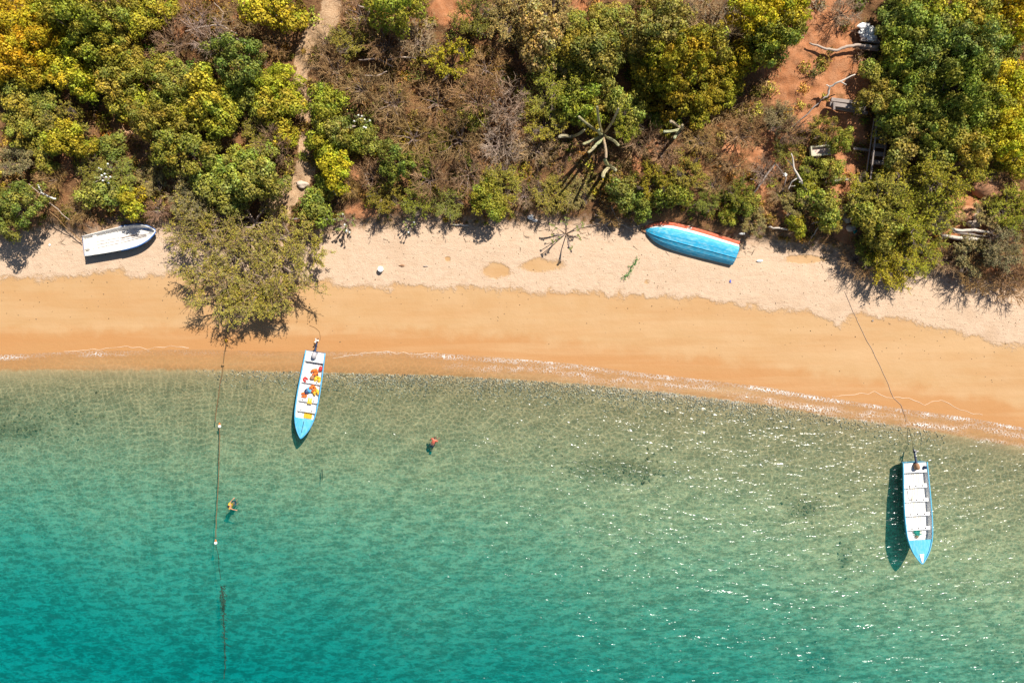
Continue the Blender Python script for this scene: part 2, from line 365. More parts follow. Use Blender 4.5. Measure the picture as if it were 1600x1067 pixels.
# fade the painted net and ripple tones out in the wash at the edge
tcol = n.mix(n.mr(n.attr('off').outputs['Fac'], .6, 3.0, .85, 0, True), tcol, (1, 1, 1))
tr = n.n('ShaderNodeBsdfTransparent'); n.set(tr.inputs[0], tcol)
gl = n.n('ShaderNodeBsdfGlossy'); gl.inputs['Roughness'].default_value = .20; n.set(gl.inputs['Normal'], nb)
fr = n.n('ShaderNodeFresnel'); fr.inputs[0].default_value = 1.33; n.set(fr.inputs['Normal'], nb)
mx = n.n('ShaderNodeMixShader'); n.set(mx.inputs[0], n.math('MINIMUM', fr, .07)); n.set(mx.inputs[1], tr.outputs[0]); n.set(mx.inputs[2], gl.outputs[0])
# foam
fo = n.attr('foam').outputs['Fac']; fn = n.noise(5.5, 5, .75); fn2 = n.noise(.5, 2, .5)
lace = n.n('ShaderNodeTexVoronoi', feature='DISTANCE_TO_EDGE', i_Scale=5.0); n.set(lace.inputs['Vector'], n.mix(.25, P, n.noise(4, 3).outputs['Color'], 'ADD'))
fm = n.math('MULTIPLY', fo, n.math('ADD', n.mr(lace.outputs['Distance'], 0, .10, .9, 0), n.mr(fn.outputs[0], .5, .72, 0, .7)), True)
fm = n.math('MULTIPLY', n.math('MULTIPLY', fm, 1.5), n.mr(fn2.outputs[0], .38, .62, .25, 1), True)
df = n.n('ShaderNodeBsdfDiffuse'); df.inputs[0].default_value = (.80, .78, .75, 1)
m2 = n.n('ShaderNodeMixShader'); n.set(m2.inputs[0], fm); n.set(m2.inputs[1], mx.outputs[0]); n.set(m2.inputs[2], df.outputs[0])
n.out(m2)
va = n.n('ShaderNodeVolumeAbsorption'); va.inputs[0].default_value = (.0, .88, .89, 1); va.inputs[1].default_value = .26
vsn = n.n('ShaderNodeVolumeScatter'); vsn.inputs[0].default_value = (.0, .79, .72, 1); vsn.inputs[1].default_value = .155; vsn.inputs[2].default_value = .0
ad = n.n('ShaderNodeAddShader'); n.set(ad.inputs[0], va.outputs[0]); n.set(ad.inputs[1], vsn.outputs[0]); n.t.links.new(ad.outputs[0], n.o.inputs['Volume'])
wx = axis(-42, 42, .3, 480); wy = list(np.arange(-28, .6, .25)); s = .25
while wy[0] > -480: s *= 1.5; wy.insert(0, wy[0]-s)
wy = np.array(wy)
t_ = np.linspace(0, 1, 4)
WX, WYn = np.meshgrid(wx, wy)
top = yw(WX)+.25
WY = np.where(WYn > -28, top + (WYn-.5)*((top+28)/28.5), WYn)
OFF = yw(WX)-WY
ph = WX*.35+WY*1.9
WZ = .028*np.sin(ph+2*vnoise(WX, WY, .3, 21)*3)*np.clip(OFF/6, 0, 1)+.05*vnoise(WX, WY, .9, 22)*np.clip(OFF/5, 0, 1)
WZ = np.where(OFF < -.2, 0.0, WZ)
wig = .5*vnoise(WX, WX*0, .45, 31)+.25*vnoise(WX, WX*0, 1.3, 32)
FO = np.exp(-((OFF-.12-wig*.4)/.13)**2) + .55*np.exp(-((OFF-.75-wig)/.16)**2)*np.interp(WX, [-36, -6, -2, 36], [0, .0, 1, 1])+.5*np.exp(-((OFF-1.2+wig)/.12)**2)*np.interp(WX, [-36, 0, 10, 36], [0, 0, .6, 1])
FO *= np.interp(WX, [-36, -34, -32, -30, -26, -14, -11, -9, -8, -5, 5, 36], [.9, .2, .8, 1, .15, .1, .5, .9, .2, .9, 1, 1.1])
ny2, nx2 = WX.shape; idt = np.arange(nx2*ny2).reshape(ny2, nx2)
Qt = np.stack([idt[:-1, :-1], idt[:-1, 1:], idt[1:, 1:], idt[1:, :-1]], -1).reshape(-1, 4)
Vt = np.stack([WX, WY, WZ], -1).reshape(-1, 3); Vb = Vt.copy(); Vb[:, 2] = -12; nV = len(Vt)
Qb = (Qt+nV)[:, ::-1]
ring = list(idt[0, :])+list(idt[1:, -1])+list(idt[-1, :-1][::-1])+list(idt[1:-1, 0][::-1]); ring = np.array(ring); r2 = np.roll(ring, -1)
Qs = np.stack([ring+nV, r2+nV, r2, ring], -1)
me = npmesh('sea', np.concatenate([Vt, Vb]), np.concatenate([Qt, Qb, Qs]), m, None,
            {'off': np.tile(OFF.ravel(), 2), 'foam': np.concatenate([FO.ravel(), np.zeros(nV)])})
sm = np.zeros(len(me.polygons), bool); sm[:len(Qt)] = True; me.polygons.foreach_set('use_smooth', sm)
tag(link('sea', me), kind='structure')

# thin swash lines left on the wet sand
mbf = MB()
for pts in ([(100,549),(140,547),(170,544),(200,541),(230,545),(262,541),(300,543)], [(1300,619),(1340,616),(1366,612),(1385,621),(1400,620),(1425,624),(1445,632),(1470,624),(1500,640),(1540,650)], [(520,560),(560,553),(600,549),(640,553),(690,551)]):
    L = []
    for (a, b), (c2_, d2) in zip(pts[:-1], pts[1:]):
        for k in range(8):
            t = k/8; x = a+(c2_-a)*t; y = b+(d2-b)*t+mnoise.noise(Vector((x*.08, 0, 3)))*3
            p = ag(x, y); L.append((p.x, p.y, p.z+.012))
    mbf.tube(L, [.013*(1+.9*mnoise.noise(Vector(q)*1.5)) for q in L], 6, flat=.35)
tag(mbf.build('foam', paint('foam_white', (.66,.50,.36), .8, amount=.1)), 'thin pale foam lines left by the last wave on wet sand', 'foam', kind='stuff')

# pebbles in the shallows
def rocks_mesh(name, P_, R_, C_, m_, seg=6):
    base = MB(); base.ball((0, 0, 0), 1, 6, 4); bv = np.array(base.v); 
    tri = []
    for f in base.f:
        tri.append(f[:3]);
        if len(f) == 4: tri.append((f[0], f[2], f[3]))
    bf = np.array(tri); k = len(bv); nP = len(P_)
    S = R_[:, None, None]*(RNG.uniform(.6, 1.3, (nP, 1, 3)))*(1+.35*RNG.uniform(-1, 1, (nP, k, 1)))
    S[:, :, 2] *= .6
    a = RNG.uniform(0, 6.28, nP); vx = bv[None]*S
    X = vx[..., 0]*np.cos(a)[:, None]-vx[..., 1]*np.sin(a)[:, None]; Y = vx[..., 0]*np.sin(a)[:, None]+vx[..., 1]*np.cos(a)[:, None]
    VV = np.stack([X, Y, vx[..., 2]], -1)+P_[:, None]
    FF = (bf[None]+np.arange(nP)[:, None, None]*k).reshape(-1, 3)
    return npmesh(name, VV.reshape(-1, 3), FF, m_, np.repeat(C_, k, 0))
nP = 9000
pxs = RNG.uniform(300, 1480, nP); wgt = np.interp(pxs, [300, 430, 560, 1100, 1300, 1480], [.05, .5, 1, 1, .4, .25]); keep = RNG.random(nP) < wgt; pxs = pxs[keep]; nP = len(pxs)
xs_ = (pxs-800)/PXM; ys_ = yp(xs_) - np.abs(RNG.normal(0, .75, nP)) + .05
zz_ = H(xs_, ys_)
g_ = RNG.uniform(.2, .8, nP); C_ = np.stack([g_, g_*.88, g_*.66], -1)
o = link('pebbles', rocks_mesh('pebbles', np.stack([xs_, ys_, zz_+.01], -1), RNG.uniform(.02, .06, nP), C_, M_TWIG)); tag(o, 'band of grey and cream pebbles under the first shallow water', 'pebbles', kind='stuff')
# reef patches
cs = []
for (x, y, rx, ry, cnt) in [(960,733,80,20,260),(1005,742,30,14,120),(30,672,45,16,260),(0,650,60,20,60),(90,650,90,26,120),(1258,795,32,18,110),(1320,868,12,26,70),(1275,1035,35,26,110),(1560,1030,50,30,90)]:
    for _ in range(int(cnt*.35)): cs.append((x+random.gauss(0, rx*.6), y+random.gauss(0, ry*.6)))
PP = np.array([ag(*c_) for c_ in cs]); g_ = RNG.uniform(.12, .38, len(PP)); C_ = np.stack([g_*1.25, g_*.95, g_*.42], -1)
o = link('reef_stones', rocks_mesh('reef_stones', PP, RNG.uniform(.03, .11, len(PP)), C_, M_TWIG)); tag(o, 'dark weedy stones scattered in patches on the shallow sea bed', 'reef', kind='stuff')
nP = 1500; pxs = RNG.uniform(-20, 1620, nP); xs_ = (pxs-800)/PXM*.98; a0 = yw(xs_)+.3; a1 = yv(xs_)+.6; ys_ = a0+(a1-a0)*RNG.uniform(0, 1, nP)**.45
g_ = RNG.uniform(.06, .4, nP); C_ = np.stack([g_, g_*.7, g_*.45], -1)
o = link('beach_litter', rocks_mesh('beach_litter', np.stack([xs_, ys_, H(xs_, ys_)], -1), RNG.uniform(.012, .04, nP), C_, M_TWIG)); tag(o, 'tiny stones and crumbs of driftwood strewn over the beach', 'debris', kind='stuff')
# ------------------------------------------------------------------ vegetation prototypes
def prism(A, B, ra, rb, colr, k=3):
    """many tapered twigs: A,B (n,3)"""
    A = np.asarray(A); B = np.asarray(B); n_ = len(A); t = B-A; t /= np.maximum(np.linalg.norm(t, axis=1, keepdims=True), 1e-6)
    u = np.cross(t, np.array([.21, .33, .9])); u /= np.maximum(np.linalg.norm(u, axis=1, keepdims=True), 1e-6); v = np.cross(t, u)
    th = np.arange(k)*2*PI/k; cs = np.cos(th)[None, :, None]; sn = np.sin(th)[None, :, None]
    ring = u[:, None]*cs+v[:, None]*sn
    V = np.concatenate([A[:, None]+ring*np.asarray(ra)[:, None, None], B[:, None]+ring*np.asarray(rb)[:, None, None]], 1).reshape(-1, 3)
    b = np.arange(n_)[:, None]*2*k; F = np.stack([np.stack([b[:, 0]+i, b[:, 0]+(i+1) % k, b[:, 0]+k+(i+1) % k, b[:, 0]+k+i], -1) for i in range(k)], 1).reshape(-1, 4)
    return V, F, np.repeat(np.asarray(colr), 2*k, 0)
def leaves(Cn, Nn, size, aspect, colr):
    n_ = len(Cn); Nn = Nn/np.maximum(np.linalg.norm(Nn, axis=1, keepdims=True), 1e-6)
    r = RNG.normal(size=(n_, 3)); u = np.cross(Nn, r); u /= np.maximum(np.linalg.norm(u, axis=1, keepdims=True), 1e-6); v = np.cross(Nn, u)
    s = np.asarray(size)[:, None]; bend = Nn*s*.18
    V = np.stack([Cn-u*s*.5, Cn-v*s*.5*aspect+bend, Cn+u*s*.5, Cn+v*s*.5*aspect+bend], 1).reshape(-1, 3)
    return V, np.arange(4*n_).reshape(-1, 4), np.repeat(colr, 4, 0)
def cat_(parts):
    V = []; F = []; C = []; o = 0
    for v, f, c in parts: V.append(v); F.append(f+o); C.append(c); o += len(v)
    return np.concatenate(V), np.concatenate(F), np.concatenate(C)
def skeleton(R, h, n1, n2, n3, seed, spread=1.0, base=.25, curl=.25, flat=.5):
    """limbs -> branches -> twigs; returns segment lists with level"""
    rr = np.random.default_rng(seed); segs = []; tips = []
    for i in range(n1):
        th = 2*PI*(i+rr.uniform(-.35, .35))/n1; rad = R*rr.uniform(.55, .95)*spread; end = np.array([math.cos(th)*rad, math.sin(th)*rad, h*rr.uniform(.6, 1.0)*(1-flat*.3*(rad/R))])
        p = np.array([0, 0, base*h]); pts = [p]
        for k in range(1, 5):
            t = k/4; q = p*(1-t)+end*t; q[2] = p[2]+(end[2]-p[2])*t**.7; q[:3] += rr.normal(0, curl*R*.12, 3); pts.append(q)
        r0 = .028*R+.012
        for k in range(4): segs.append((pts[k], pts[k+1], r0*(1-.2*k), r0*(1-.2*(k+1)), 1))
        for j in range(n2):
            t = rr.uniform(.3, 1.0); kk = min(3, int(t*4)); a = pts[kk]+(pts[kk+1]-pts[kk])*(t*4-kk)
            d = end-p; d = d/np.linalg.norm(d); d = d+rr.normal(0, .75, 3); d[2] = abs(d[2])*.5+.15; d /= np.linalg.norm(d); L = R*rr.uniform(.25, .5)
            b1 = a+d*L*.5+rr.normal(0, curl*R*.06, 3); b2 = b1+(d+rr.normal(0, .3, 3))*L*.5
            segs.append((a, b1, r0*.4, r0*.28, 2)); segs.append((b1, b2, r0*.28, r0*.15, 2))
            for q in range(n3):
                t2 = rr.uniform(.2, 1); c = (a+(b1-a)*t2*2) if t2 < .5 else b1+(b2-b1)*(t2*2-1)
                d3 = d+rr.normal(0, .8, 3); d3[2] = abs(d3[2])*.6; d3 /= np.linalg.norm(d3); e = c+d3*R*rr.uniform(.12, .28)
                segs.append((c, e, r0*.15+.003, .003, 3)); tips.append((c, e))
    return segs, tips
def seg_mesh(segs, tint, minr=.0, jit=.25, k=3):
    A = np.array([s[0] for s in segs]); B = np.array([s[1] for s in segs]); ra = np.maximum(np.array([s[2] for s in segs]), minr); rb = np.maximum(np.array([s[3] for s in segs]), minr*.6)
    c = np.array(tint)[None]*RNG.uniform(1-jit, 1+jit, (len(A), 1)); return prism(A, B, ra, rb, c, k)
def bushy(R, h, seed, leaf=.13, dens=1.0, cl=.37):
    rr = np.random.default_rng(seed); N_ = int(3.4*R*R/cl/cl*.50)+5; parts = []
    ph = rr.uniform(0, 6.28, 4); cc = []
    for _ in range(N_*14):
        th = rr.uniform(0, 2*PI); Rm = R*(1+.17*math.sin(2*th+ph[0])+.17*math.sin(3*th+ph[1])+.11*math.sin(5*th+ph[2]))
        rho = math.sqrt(rr.random())*Rm*.94; x, y = rho*math.cos(th), rho*math.sin(th)
        z = h*(.42+.5*math.sqrt(max(0, 1-(rho/Rm)**2)))+rr.normal(0, .15*h)
        if all((x-a)**2+(y-b)**2 > (cl*.86)**2 for a, b, *_ in cc): cc.append((x, y, z, rr.uniform(.6, 1.35)*cl))
        if len(cc) >= N_: break
    for x, y, z, rc in cc:
        nl = int(185*dens*(rc/.37)**2*(.13/leaf)**1.6)
        d = rr.normal(size=(nl, 3)); d[:, 2] = d[:, 2]*.8+.45; d /= np.linalg.norm(d, axis=1, keepdims=True)
        lump = 1+.25*np.sin(d[:, 0]*7+x*9)*np.cos(d[:, 1]*6+y*7)
        P_ = np.array([x, y, z])+d*(rc*lump*rr.uniform(.72, 1.08, nl))[:, None]*np.array([1, 1, .75])
        nn = d+rr.normal(0, .42, (nl, 3)); nn[:, 2] += .25
        ct = rr.uniform(.72, 1.22); hue = rr.uniform(-.2, .2)
        c = np.ones((nl, 3))*ct*rr.uniform(.68, 1.3, (nl, 1)); c[:, 0] *= 1+hue+rr.uniform(-.1, .12, nl); c[:, 2] *= rr.uniform(.6, 1.5, nl)
        parts.append(leaves(P_, nn, leaf*.86*rr.uniform(.5, 1.6, nl), .72, c))
    return cat_(parts)
def feathery(R, h, seed, nl=3, n1=9, n2=9, n3=8, leaf=.075):
    rr = np.random.default_rng(seed); segs, tips = skeleton(R, h, n1, n2, n3, seed, 1.0, .15, .35)
    P_ = []; 
    for a, b in tips:
        for t in np.linspace(.1, 1.15, nl*4): P_.append(a+(b-a)*t)
    P_ = np.array(P_)+rr.normal(0, .035, (len(P_), 3)); k = rr.random(len(P_)) < (.78 if seed >= 777 else .9); P_ = P_[k]
    # leave some limbs bare
    bare = vnoise(P_[:, 0]+seed*3, P_[:, 1], 1.4, seed) > .26; P_ = P_[~bare]; nn = rr.normal(0, .6, (len(P_), 3)); nn[:, 2] = np.abs(nn[:, 2])+.5
    c = np.ones((len(P_), 3))*rr.uniform(.65, 1.35, (len(P_), 1)); c[:, 0] *= rr.uniform(.85, 1.2, len(P_))
    return segs, leaves(P_, nn, leaf*rr.uniform(.7, 1.5, len(P_)), .45, c)
def meshify(name, vfc, m_, smooth=False): return npmesh(name, vfc[0], vfc[1], m_, vfc[2], smooth=smooth)
BARK = (.26, .19, .16)
PROTO = {'B': [], 'F': [], 'D': []}
for i, (R, h, lf, cl) in enumerate([(.85, 1.0, .11, .26), (.9, 1.0, .12, .3), (1.3, 1.5, .125, .33), (1.35, 1.6, .13, .36), (1.4, 1.5, .115, .3), (1.8, 2.0, .13, .36), (1.8, 2.1, .14, .42), (1.85, 1.9, .12, .33)]):
    sg, _ = skeleton(R*.85, h*.85, 6, 3, 1, 50+i)
    sg.append((np.array([0, 0, -1.0]), np.array([0, 0, .26*h]), .06*R+.03, .045*R+.02, 0))
    PROTO['B'].append((R, meshify('crown', bushy(R, h, 90+i, lf, 1.0, cl), M_LEAF), meshify('trunk', seg_mesh(sg, BARK, .006, k=5), M_TWIG)))
for i, (R, h, lf) in enumerate([(1.0, 1.1, .075), (1.5, 1.6, .08), (1.6, 1.5, .085), (2.1, 2.0, .09)]):
    segs, lv = feathery(R, h, 200+i, 3, 8+i, 9, 8+i, lf)
    tk = [s for s in segs if s[4] == 1]+[(np.array([0, 0, -1.0]), np.array([0, 0, .16*h]), .07*R, .05*R, 0)]; tw = [s for s in segs if s[4] > 1]
    PROTO['F'].append((R, meshify('crown', lv, M_LEAF), meshify('trunk', seg_mesh(tk, BARK, .008, k=5), M_TWIG), meshify('twigs', seg_mesh(tw, (.30,.23,.19), .006), M_TWIG)))
for i, (R, h) in enumerate([(1.0, .9), (1.3, 1.3), (1.7, 1.5)]):
    segs, tips = skeleton(R, h, 11, 9, 7, 300+i, 1.0, .1, .4)
    tk = [s for s in segs if s[4] == 1]+[(np.array([0, 0, -1.0]), np.array([0, 0, .12*h]), .05*R, .04*R, 0)]; tw = [s for s in segs if s[4] > 1]
    PROTO['D'].append((R, meshify('crown', seg_mesh(tw, (1., 1., 1.), .009, .4), M_TWIG), meshify('trunk', seg_mesh(tk, BARK, .012, k=5), M_TWIG)))
for k, L in PROTO.items():
    for p in L: p[2].materials[0] = M_TWIG

COLS = {'yo': ((.64,.46,.035), 'yellow-orange'), 'yb': ((.62,.56,.04), 'bright yellow-green'), 'yg': ((.54,.51,.05), 'yellow-green'), 'ol': ((.43,.39,.065), 'olive green'),
        'gn': ((.42,.44,.065), 'fresh green'), 'bg': ((.38,.43,.09), 'bluish green'), 'dg': ((.34,.37,.06), 'dark green'), 'oy': ((.44,.37,.035), 'olive-orange'),
        'gy': ((.44,.37,.14), 'greyish olive'), 'pl': ((.56,.45,.14), 'pale straw-green'), 'dr': ((.46,.29,.14), 'leafless purplish'), 'pd': ((.60,.42,.25), 'leafless pale grey')}
AREAS = {
 'TL': ('in the top left corner', [(18,20,34,'B','yo'),(52,58,34,'B','yo'),(12,92,30,'B','yo'),(48,112,24,'B','yo'),(88,14,30,'B','yg'),(130,20,34,'B','ol'),(178,28,30,'B','ol'),(226,14,28,'B','yg'),(104,68,30,'B','yg'),(152,72,30,'B','ol'),(198,88,26,'B','ol'),(98,112,26,'B','yb'),(138,128,22,'B','yg'),(70,-8,26,'B','yo')]),
 'L': ('above the white beached boat', [(18,142,28,'B','ol'),(56,156,24,'B','dg'),(30,192,28,'B','ol'),(60,226,24,'B','gn'),(182,128,26,'B','ol'),(108,190,22,'F','ol'),(15,322,38,'B','dg'),(110,218,24,'B','yg'),(150,300,22,'B','gn'),(182,268,24,'F','gn'),(205,312,18,'B','yg'),(145,262,18,'F','ol'),(228,205,20,'D','dr'),(170,225,18,'B','dg'),(75,275,20,'D','dr'),(112,325,20,'D','dr'),(20,250,22,'F','gy'),(228,280,22,'F','gy'),(238,325,20,'D','dr')]),
 'LC': ('left of the sandy footpath', [(262,125,34,'B','ol'),(268,162,28,'B','yg'),(205,158,22,'B','yg'),(252,198,32,'B','ol'),(288,230,36,'B','ol'),(375,98,36,'B','bg'),(372,140,30,'B','bg'),(330,152,28,'B','yg'),(345,186,26,'B','yg'),(426,130,34,'B','yg'),(432,166,28,'B','yg'),(372,262,40,'B','gn'),(342,292,30,'B','bg'),(412,284,28,'B','gn'),(300,286,24,'F','gy'),(290,320,24,'F','gy'),(306,130,20,'B','ol'),(425,10,30,'B','yb'),(300,20,26,'D','dr'),(330,60,30,'D','pd'),(265,60,26,'D','dr'),(380,25,30,'D','dr'),(430,225,24,'D','dr'),(405,205,22,'F','ol'),(425,60,24,'D','dr')]),
 'PR': ('just right of the sandy footpath', [(512,152,20,'B','gn'),(508,184,18,'B','gn'),(504,222,20,'B','yg'),(524,262,24,'B','yb'),(522,205,18,'B','ol'),(446,212,16,'B','yg'),(512,290,16,'B','gn'),(545,222,16,'B','dg'),(520,100,26,'D','dr'),(505,60,18,'D','dr'),(490,330,22,'B','dg'),(540,290,20,'D','dr')]),
 'C': ('in the dry middle slope', [(620,14,34,'B','yg'),(705,95,24,'F','yb'),(616,256,26,'B','dg'),(560,12,30,'D','dr'),(600,60,34,'D','dr'),(650,55,28,'D','pd'),(560,130,30,'D','dr'),(610,150,34,'D','dr'),(680,150,36,'D','dr'),(745,150,34,'D','dr'),(640,205,34,'D','dr'),(715,210,36,'D','dr'),(780,215,34,'D','pd'),(790,160,30,'D','pd'),(760,95,32,'D','dr'),(730,265,30,'D','dr'),(670,275,30,'D','dr'),(580,270,24,'D','dr'),(700,318,22,'F','dg'),(600,310,22,'F','ol'),(650,315,20,'F','gn'),(780,285,30,'F','ol'),(740,30,24,'F','ol'),(545,55,26,'F','ol'),(740,180,18,'B','ol'),(690,215,16,'F','yg'),(655,250,18,'B','dg'),(570,215,20,'B','dg'),(760,310,24,'B','dg'),(820,300,24,'D','dr'),(840,225,30,'D','pd')]),
 'TC': ('above the star-shaped cactus', [(803,18,34,'F','pl'),(842,58,30,'B','pl'),(868,18,30,'F','pl'),(902,78,28,'B','ol'),(938,36,34,'B','ol'),(880,120,36,'F','gn'),(860,152,28,'F','gn'),(905,158,30,'B','gn'),(948,148,28,'B','ol'),(982,172,24,'B','gn'),(888,85,24,'F','pl'),(935,90,28,'B','ol'),(850,190,24,'F','ol'),(925,185,20,'B','yg'),(980,196,20,'F','gn')]),
 'TR': ('left of the bare red slope', [(990,18,28,'D','dr'),(1042,48,40,'B','ol'),(1058,98,42,'B','oy'),(1100,112,34,'B','oy'),(1012,108,24,'B','ol'),(1006,152,22,'B','oy'),(1095,166,18,'B','oy'),(1050,160,22,'B','oy'),(1125,150,18,'B','oy'),(1042,188,18,'B','gn'),(1158,90,20,'B','oy'),(1140,122,20,'B','oy'),(1188,28,34,'B','yb'),(1228,18,28,'B','yb'),(1206,64,32,'B','dg'),(1120,30,40,'D','pd'),(1190,75,20,'B','gn'),(1075,10,30,'D','pd'),(1105,70,26,'B','ol'),(990,70,24,'B','ol'),(1025,15,24,'B','ol')]),
 'MR': ('above the upturned blue boat', [(972,300,18,'B','gn'),(1022,290,22,'F','oy'),(1048,302,20,'B','dg'),(1104,316,16,'F','gn'),(1140,336,12,'B','gn'),(1155,300,18,'F','dg'),(1004,322,15,'B','dg'),(1075,270,20,'F','ol'),(1150,255,20,'D','dr'),(1100,215,24,'D','dr'),(1165,205,28,'D','dr'),(1200,265,24,'D','dr'),(1165,320,14,'B','gn'),(1120,285,20,'D','dr'),(1000,220,26,'D','dr'),(1040,235,24,'D','dr'),(955,330,20,'D','dr'),(900,300,22,'F','gy'),(860,300,22,'F','ol'),(1180,345,18,'F','gy')]),
 'BX': ('beside the small wooden trough', [(1290,322,20,'B','gn'),(1272,262,18,'F','gn'),(1246,350,12,'B','yg'),(1286,200,16,'F','ol'),(1312,222,14,'B','gn'),(1220,182,22,'F','gy'),(1240,205,22,'D','dr'),(1300,266,16,'B','ol'),(1232,230,18,'F','ol'),(1265,290,18,'B','gn'),(1225,300,18,'D','dr'),(1300,345,16,'F','ol'),(1325,12,22,'D','pd'),(1245,320,16,'F','gy')]),
 'R': ('in the top right grove', [(1408,20,30,'B','dg'),(1442,28,34,'B','gn'),(1412,72,28,'B','gn'),(1386,112,22,'B','dg'),(1376,152,24,'B','ol'),(1482,18,30,'B','yg'),(1532,22,32,'B','yg'),(1582,18,28,'B','yo'),(1470,72,34,'B','dg'),(1522,82,34,'B','bg'),(1572,72,30,'B','gn'),(1450,128,32,'B','bg'),(1500,132,34,'B','dg'),(1412,168,30,'B','gn'),(1452,186,34,'B','dg'),(1502,192,34,'B','dg'),(1546,165,28,'B','gn'),(1578,125,30,'B','yb'),(1592,178,28,'B','yb'),(1560,212,30,'B','yb'),(1598,236,26,'B','yb'),(1412,216,28,'B','ol'),(1466,236,28,'B','dg'),(1518,236,26,'B','ol'),(1424,118,26,'B','dg'),(1540,50,24,'B','gn'),(1395,195,20,'B','dg')]),
 'BR': ('behind the right end of the beach', [(1424,285,38,'F','yg'),(1482,272,36,'F','yg'),(1386,318,34,'F','ol'),(1440,335,36,'F','yg'),(1402,372,32,'F','yb'),(1362,292,24,'F','yg'),(1362,392,20,'F','gn'),(1442,395,28,'F','yg'),(1590,325,28,'F','gn'),(1570,385,30,'F','gy'),(1528,400,26,'F','gy'),(1480,320,28,'F','ol'),(1375,350,28,'B','gn'),(1545,330,18,'F','gy'),(1490,405,24,'D','dr'),(1585,425,24,'D','dr'),(1350,330,18,'B','ol'),(1388,400,22,'F','yb'),(1590,275,22,'D','dr'),(1460,365,24,'F','gn'),(1545,262,20,'F','yg')]),
}
KIND = {'B': ('rounded tree', 'rounded shrub'), 'F': ('feathery tree', 'feathery shrub'), 'D': ('twiggy tree', 'twiggy shrub')}
ORD = ['leftmost', 'second from left', 'third from left', 'fourth from left', 'fifth from left', 'sixth from left', 'seventh from left', 'eighth from left', 'ninth from left', 'tenth from left', 'eleventh from left', 'twelfth from left', 'thirteenth from left']
NUM = ['', 'one', 'two', 'three', 'four', 'five', 'six', 'seven', 'eight', 'nine', 'ten', 'eleven', 'twelve', 'thirteen', 'fourteen']
def place_tree(px, py, r, kind, ck, label, cat, group, dz=0.0, sq=1.0):
    Rw = r/PXM*1.08; L = PROTO[kind]; cand = sorted(L, key=lambda p: abs(p[0]-Rw))[:3 if kind == 'B' else 2]; p = random.choice(cand[:2] if Rw < 1 else cand)
    s = Rw/p[0]; zc = 1.1*s*p[0]
    g = ag(px, py, zc); c = COLS[ck][0]
    o = empty('tree' if r >= 24 else 'shrub', (g.x, g.y, g.z), (0, 0, random.uniform(0, 6.28))); s2 = s*random.uniform(.9, 1.1)
    o.scale = (s*random.uniform(.92, 1.08), s*random.uniform(.92, 1.08), s2*random.choice((.85, 1.05, 1.3, 1.6))*sq)
    tag(o, label, cat, group)
    j = random.uniform(.88, 1.12); cc = (c[0]*j*random.uniform(.93, 1.07), c[1]*j, c[2]*random.uniform(.8, 1.3), 1)
    for nm_, me_ in (('crown', p[1]), ('trunk', p[2])) + ((('twigs', p[3]),) if len(p) > 3 else ()):
        q = link(nm_, me_, o); q.color = cc if nm_ == 'crown' else (1, 1, 1, 1)
    return o
for ak, (phrase, lst) in AREAS.items():
    buckets = {}
    for t in lst: buckets.setdefault((t[4], t[3], t[2] >= 24), []).append(t)
    for (ck, kd, big), ts in buckets.items():
        ts.sort(key=lambda t: t[0]); nn = len(ts)
        for i, (px, py, r, kind, c_) in enumerate(ts):
            kn = KIND[kd][0 if big else 1]
            if nn == 1: lab = f'the one {COLS[ck][1]} {kn} {phrase}'
            elif i == nn-1: lab = f'rightmost of {NUM[nn]} {COLS[ck][1]} {kn}s {phrase}'
            else: lab = f'{ORD[i]} of {NUM[nn]} {COLS[ck][1]} {kn}s {phrase}'
            place_tree(px, py, r, kind, c_, lab, 'tree' if big else 'shrub', 'trees and shrubs on the bluff')

# the large grey-olive tree that leans out over the sand
g0 = ag(372, 345, .5); root = empty('overhanging_tree', g0); tag(root, 'wide greyish olive half-bare tree leaning out over the beach', 'tree', 'trees and shrubs on the bluff')
LVS, TWS, TKS = [], [], []
for i, (px, py, r, zz) in enumerate([(322,362,50,1.9),(392,345,55,2.3),(452,372,44,2.0),(318,410,44,1.8),(378,408,58,2.5),(440,420,56,2.3),(482,395,30,1.6),(355,455,44,1.9),(410,452,48,2.0),(440,464,34,1.6),(398,474,28,1.4),(425,476,22,1.3),(300,340,34,1.6),(340,320,36,1.7),(372,468,22,1.4)]):
    R_ = r/PXM*1.05; zz *= .62; g = ag(px, py, zz); z_base = g0.z+.45; off = np.array([g.x-g0.x, g.y-g0.y, z_base-g0.z])
    segs, lv = feathery(R_, (g.z*0+g0.z+zz-z_base)*.9+.35, 777+i, 3, 7, 7, 8, .085)
    segs = [(a+off, b+off, c, d, e) for a, b, c, d, e in segs]; lv = (lv[0]+off, lv[1], lv[2]*random.uniform(.8, 1.2)); LVS.append(lv)
    TWS += [s_ for s_ in segs if s_[4] > 1]; TKS += [s_ for s_ in segs if s_[4] == 1]
    p0 = np.array([0, 0, .1]); p3 = off+np.array([0, 0, .15]); pr = p0
    for t in (.33, .66, 1.0):
        q_ = p0*(1-t)+p3*t+(RNG.normal(0, .18, 3) if t < 1 else 0); q_[2] = p0[2]+(p3[2]-p0[2])*t**.6; TKS.append((pr, q_, .12-.07*t+.03, .12-.07*t, 1)); pr = q_
TKS.append((np.array([0, .1, -1.]), np.array([0, 0, .15]), .2, .17, 0))
q = link('crown', meshify('crown', cat_(LVS), M_LEAF), root); q.color = (.52,.46,.085,1)
link('twigs', meshify('twigs', seg_mesh(TWS, (.42,.30,.19), .008, .35), M_TWIG), root)
link('trunk', meshify('trunk', seg_mesh(TKS, (.36,.27,.22), .016, k=6), M_TWIG), root)

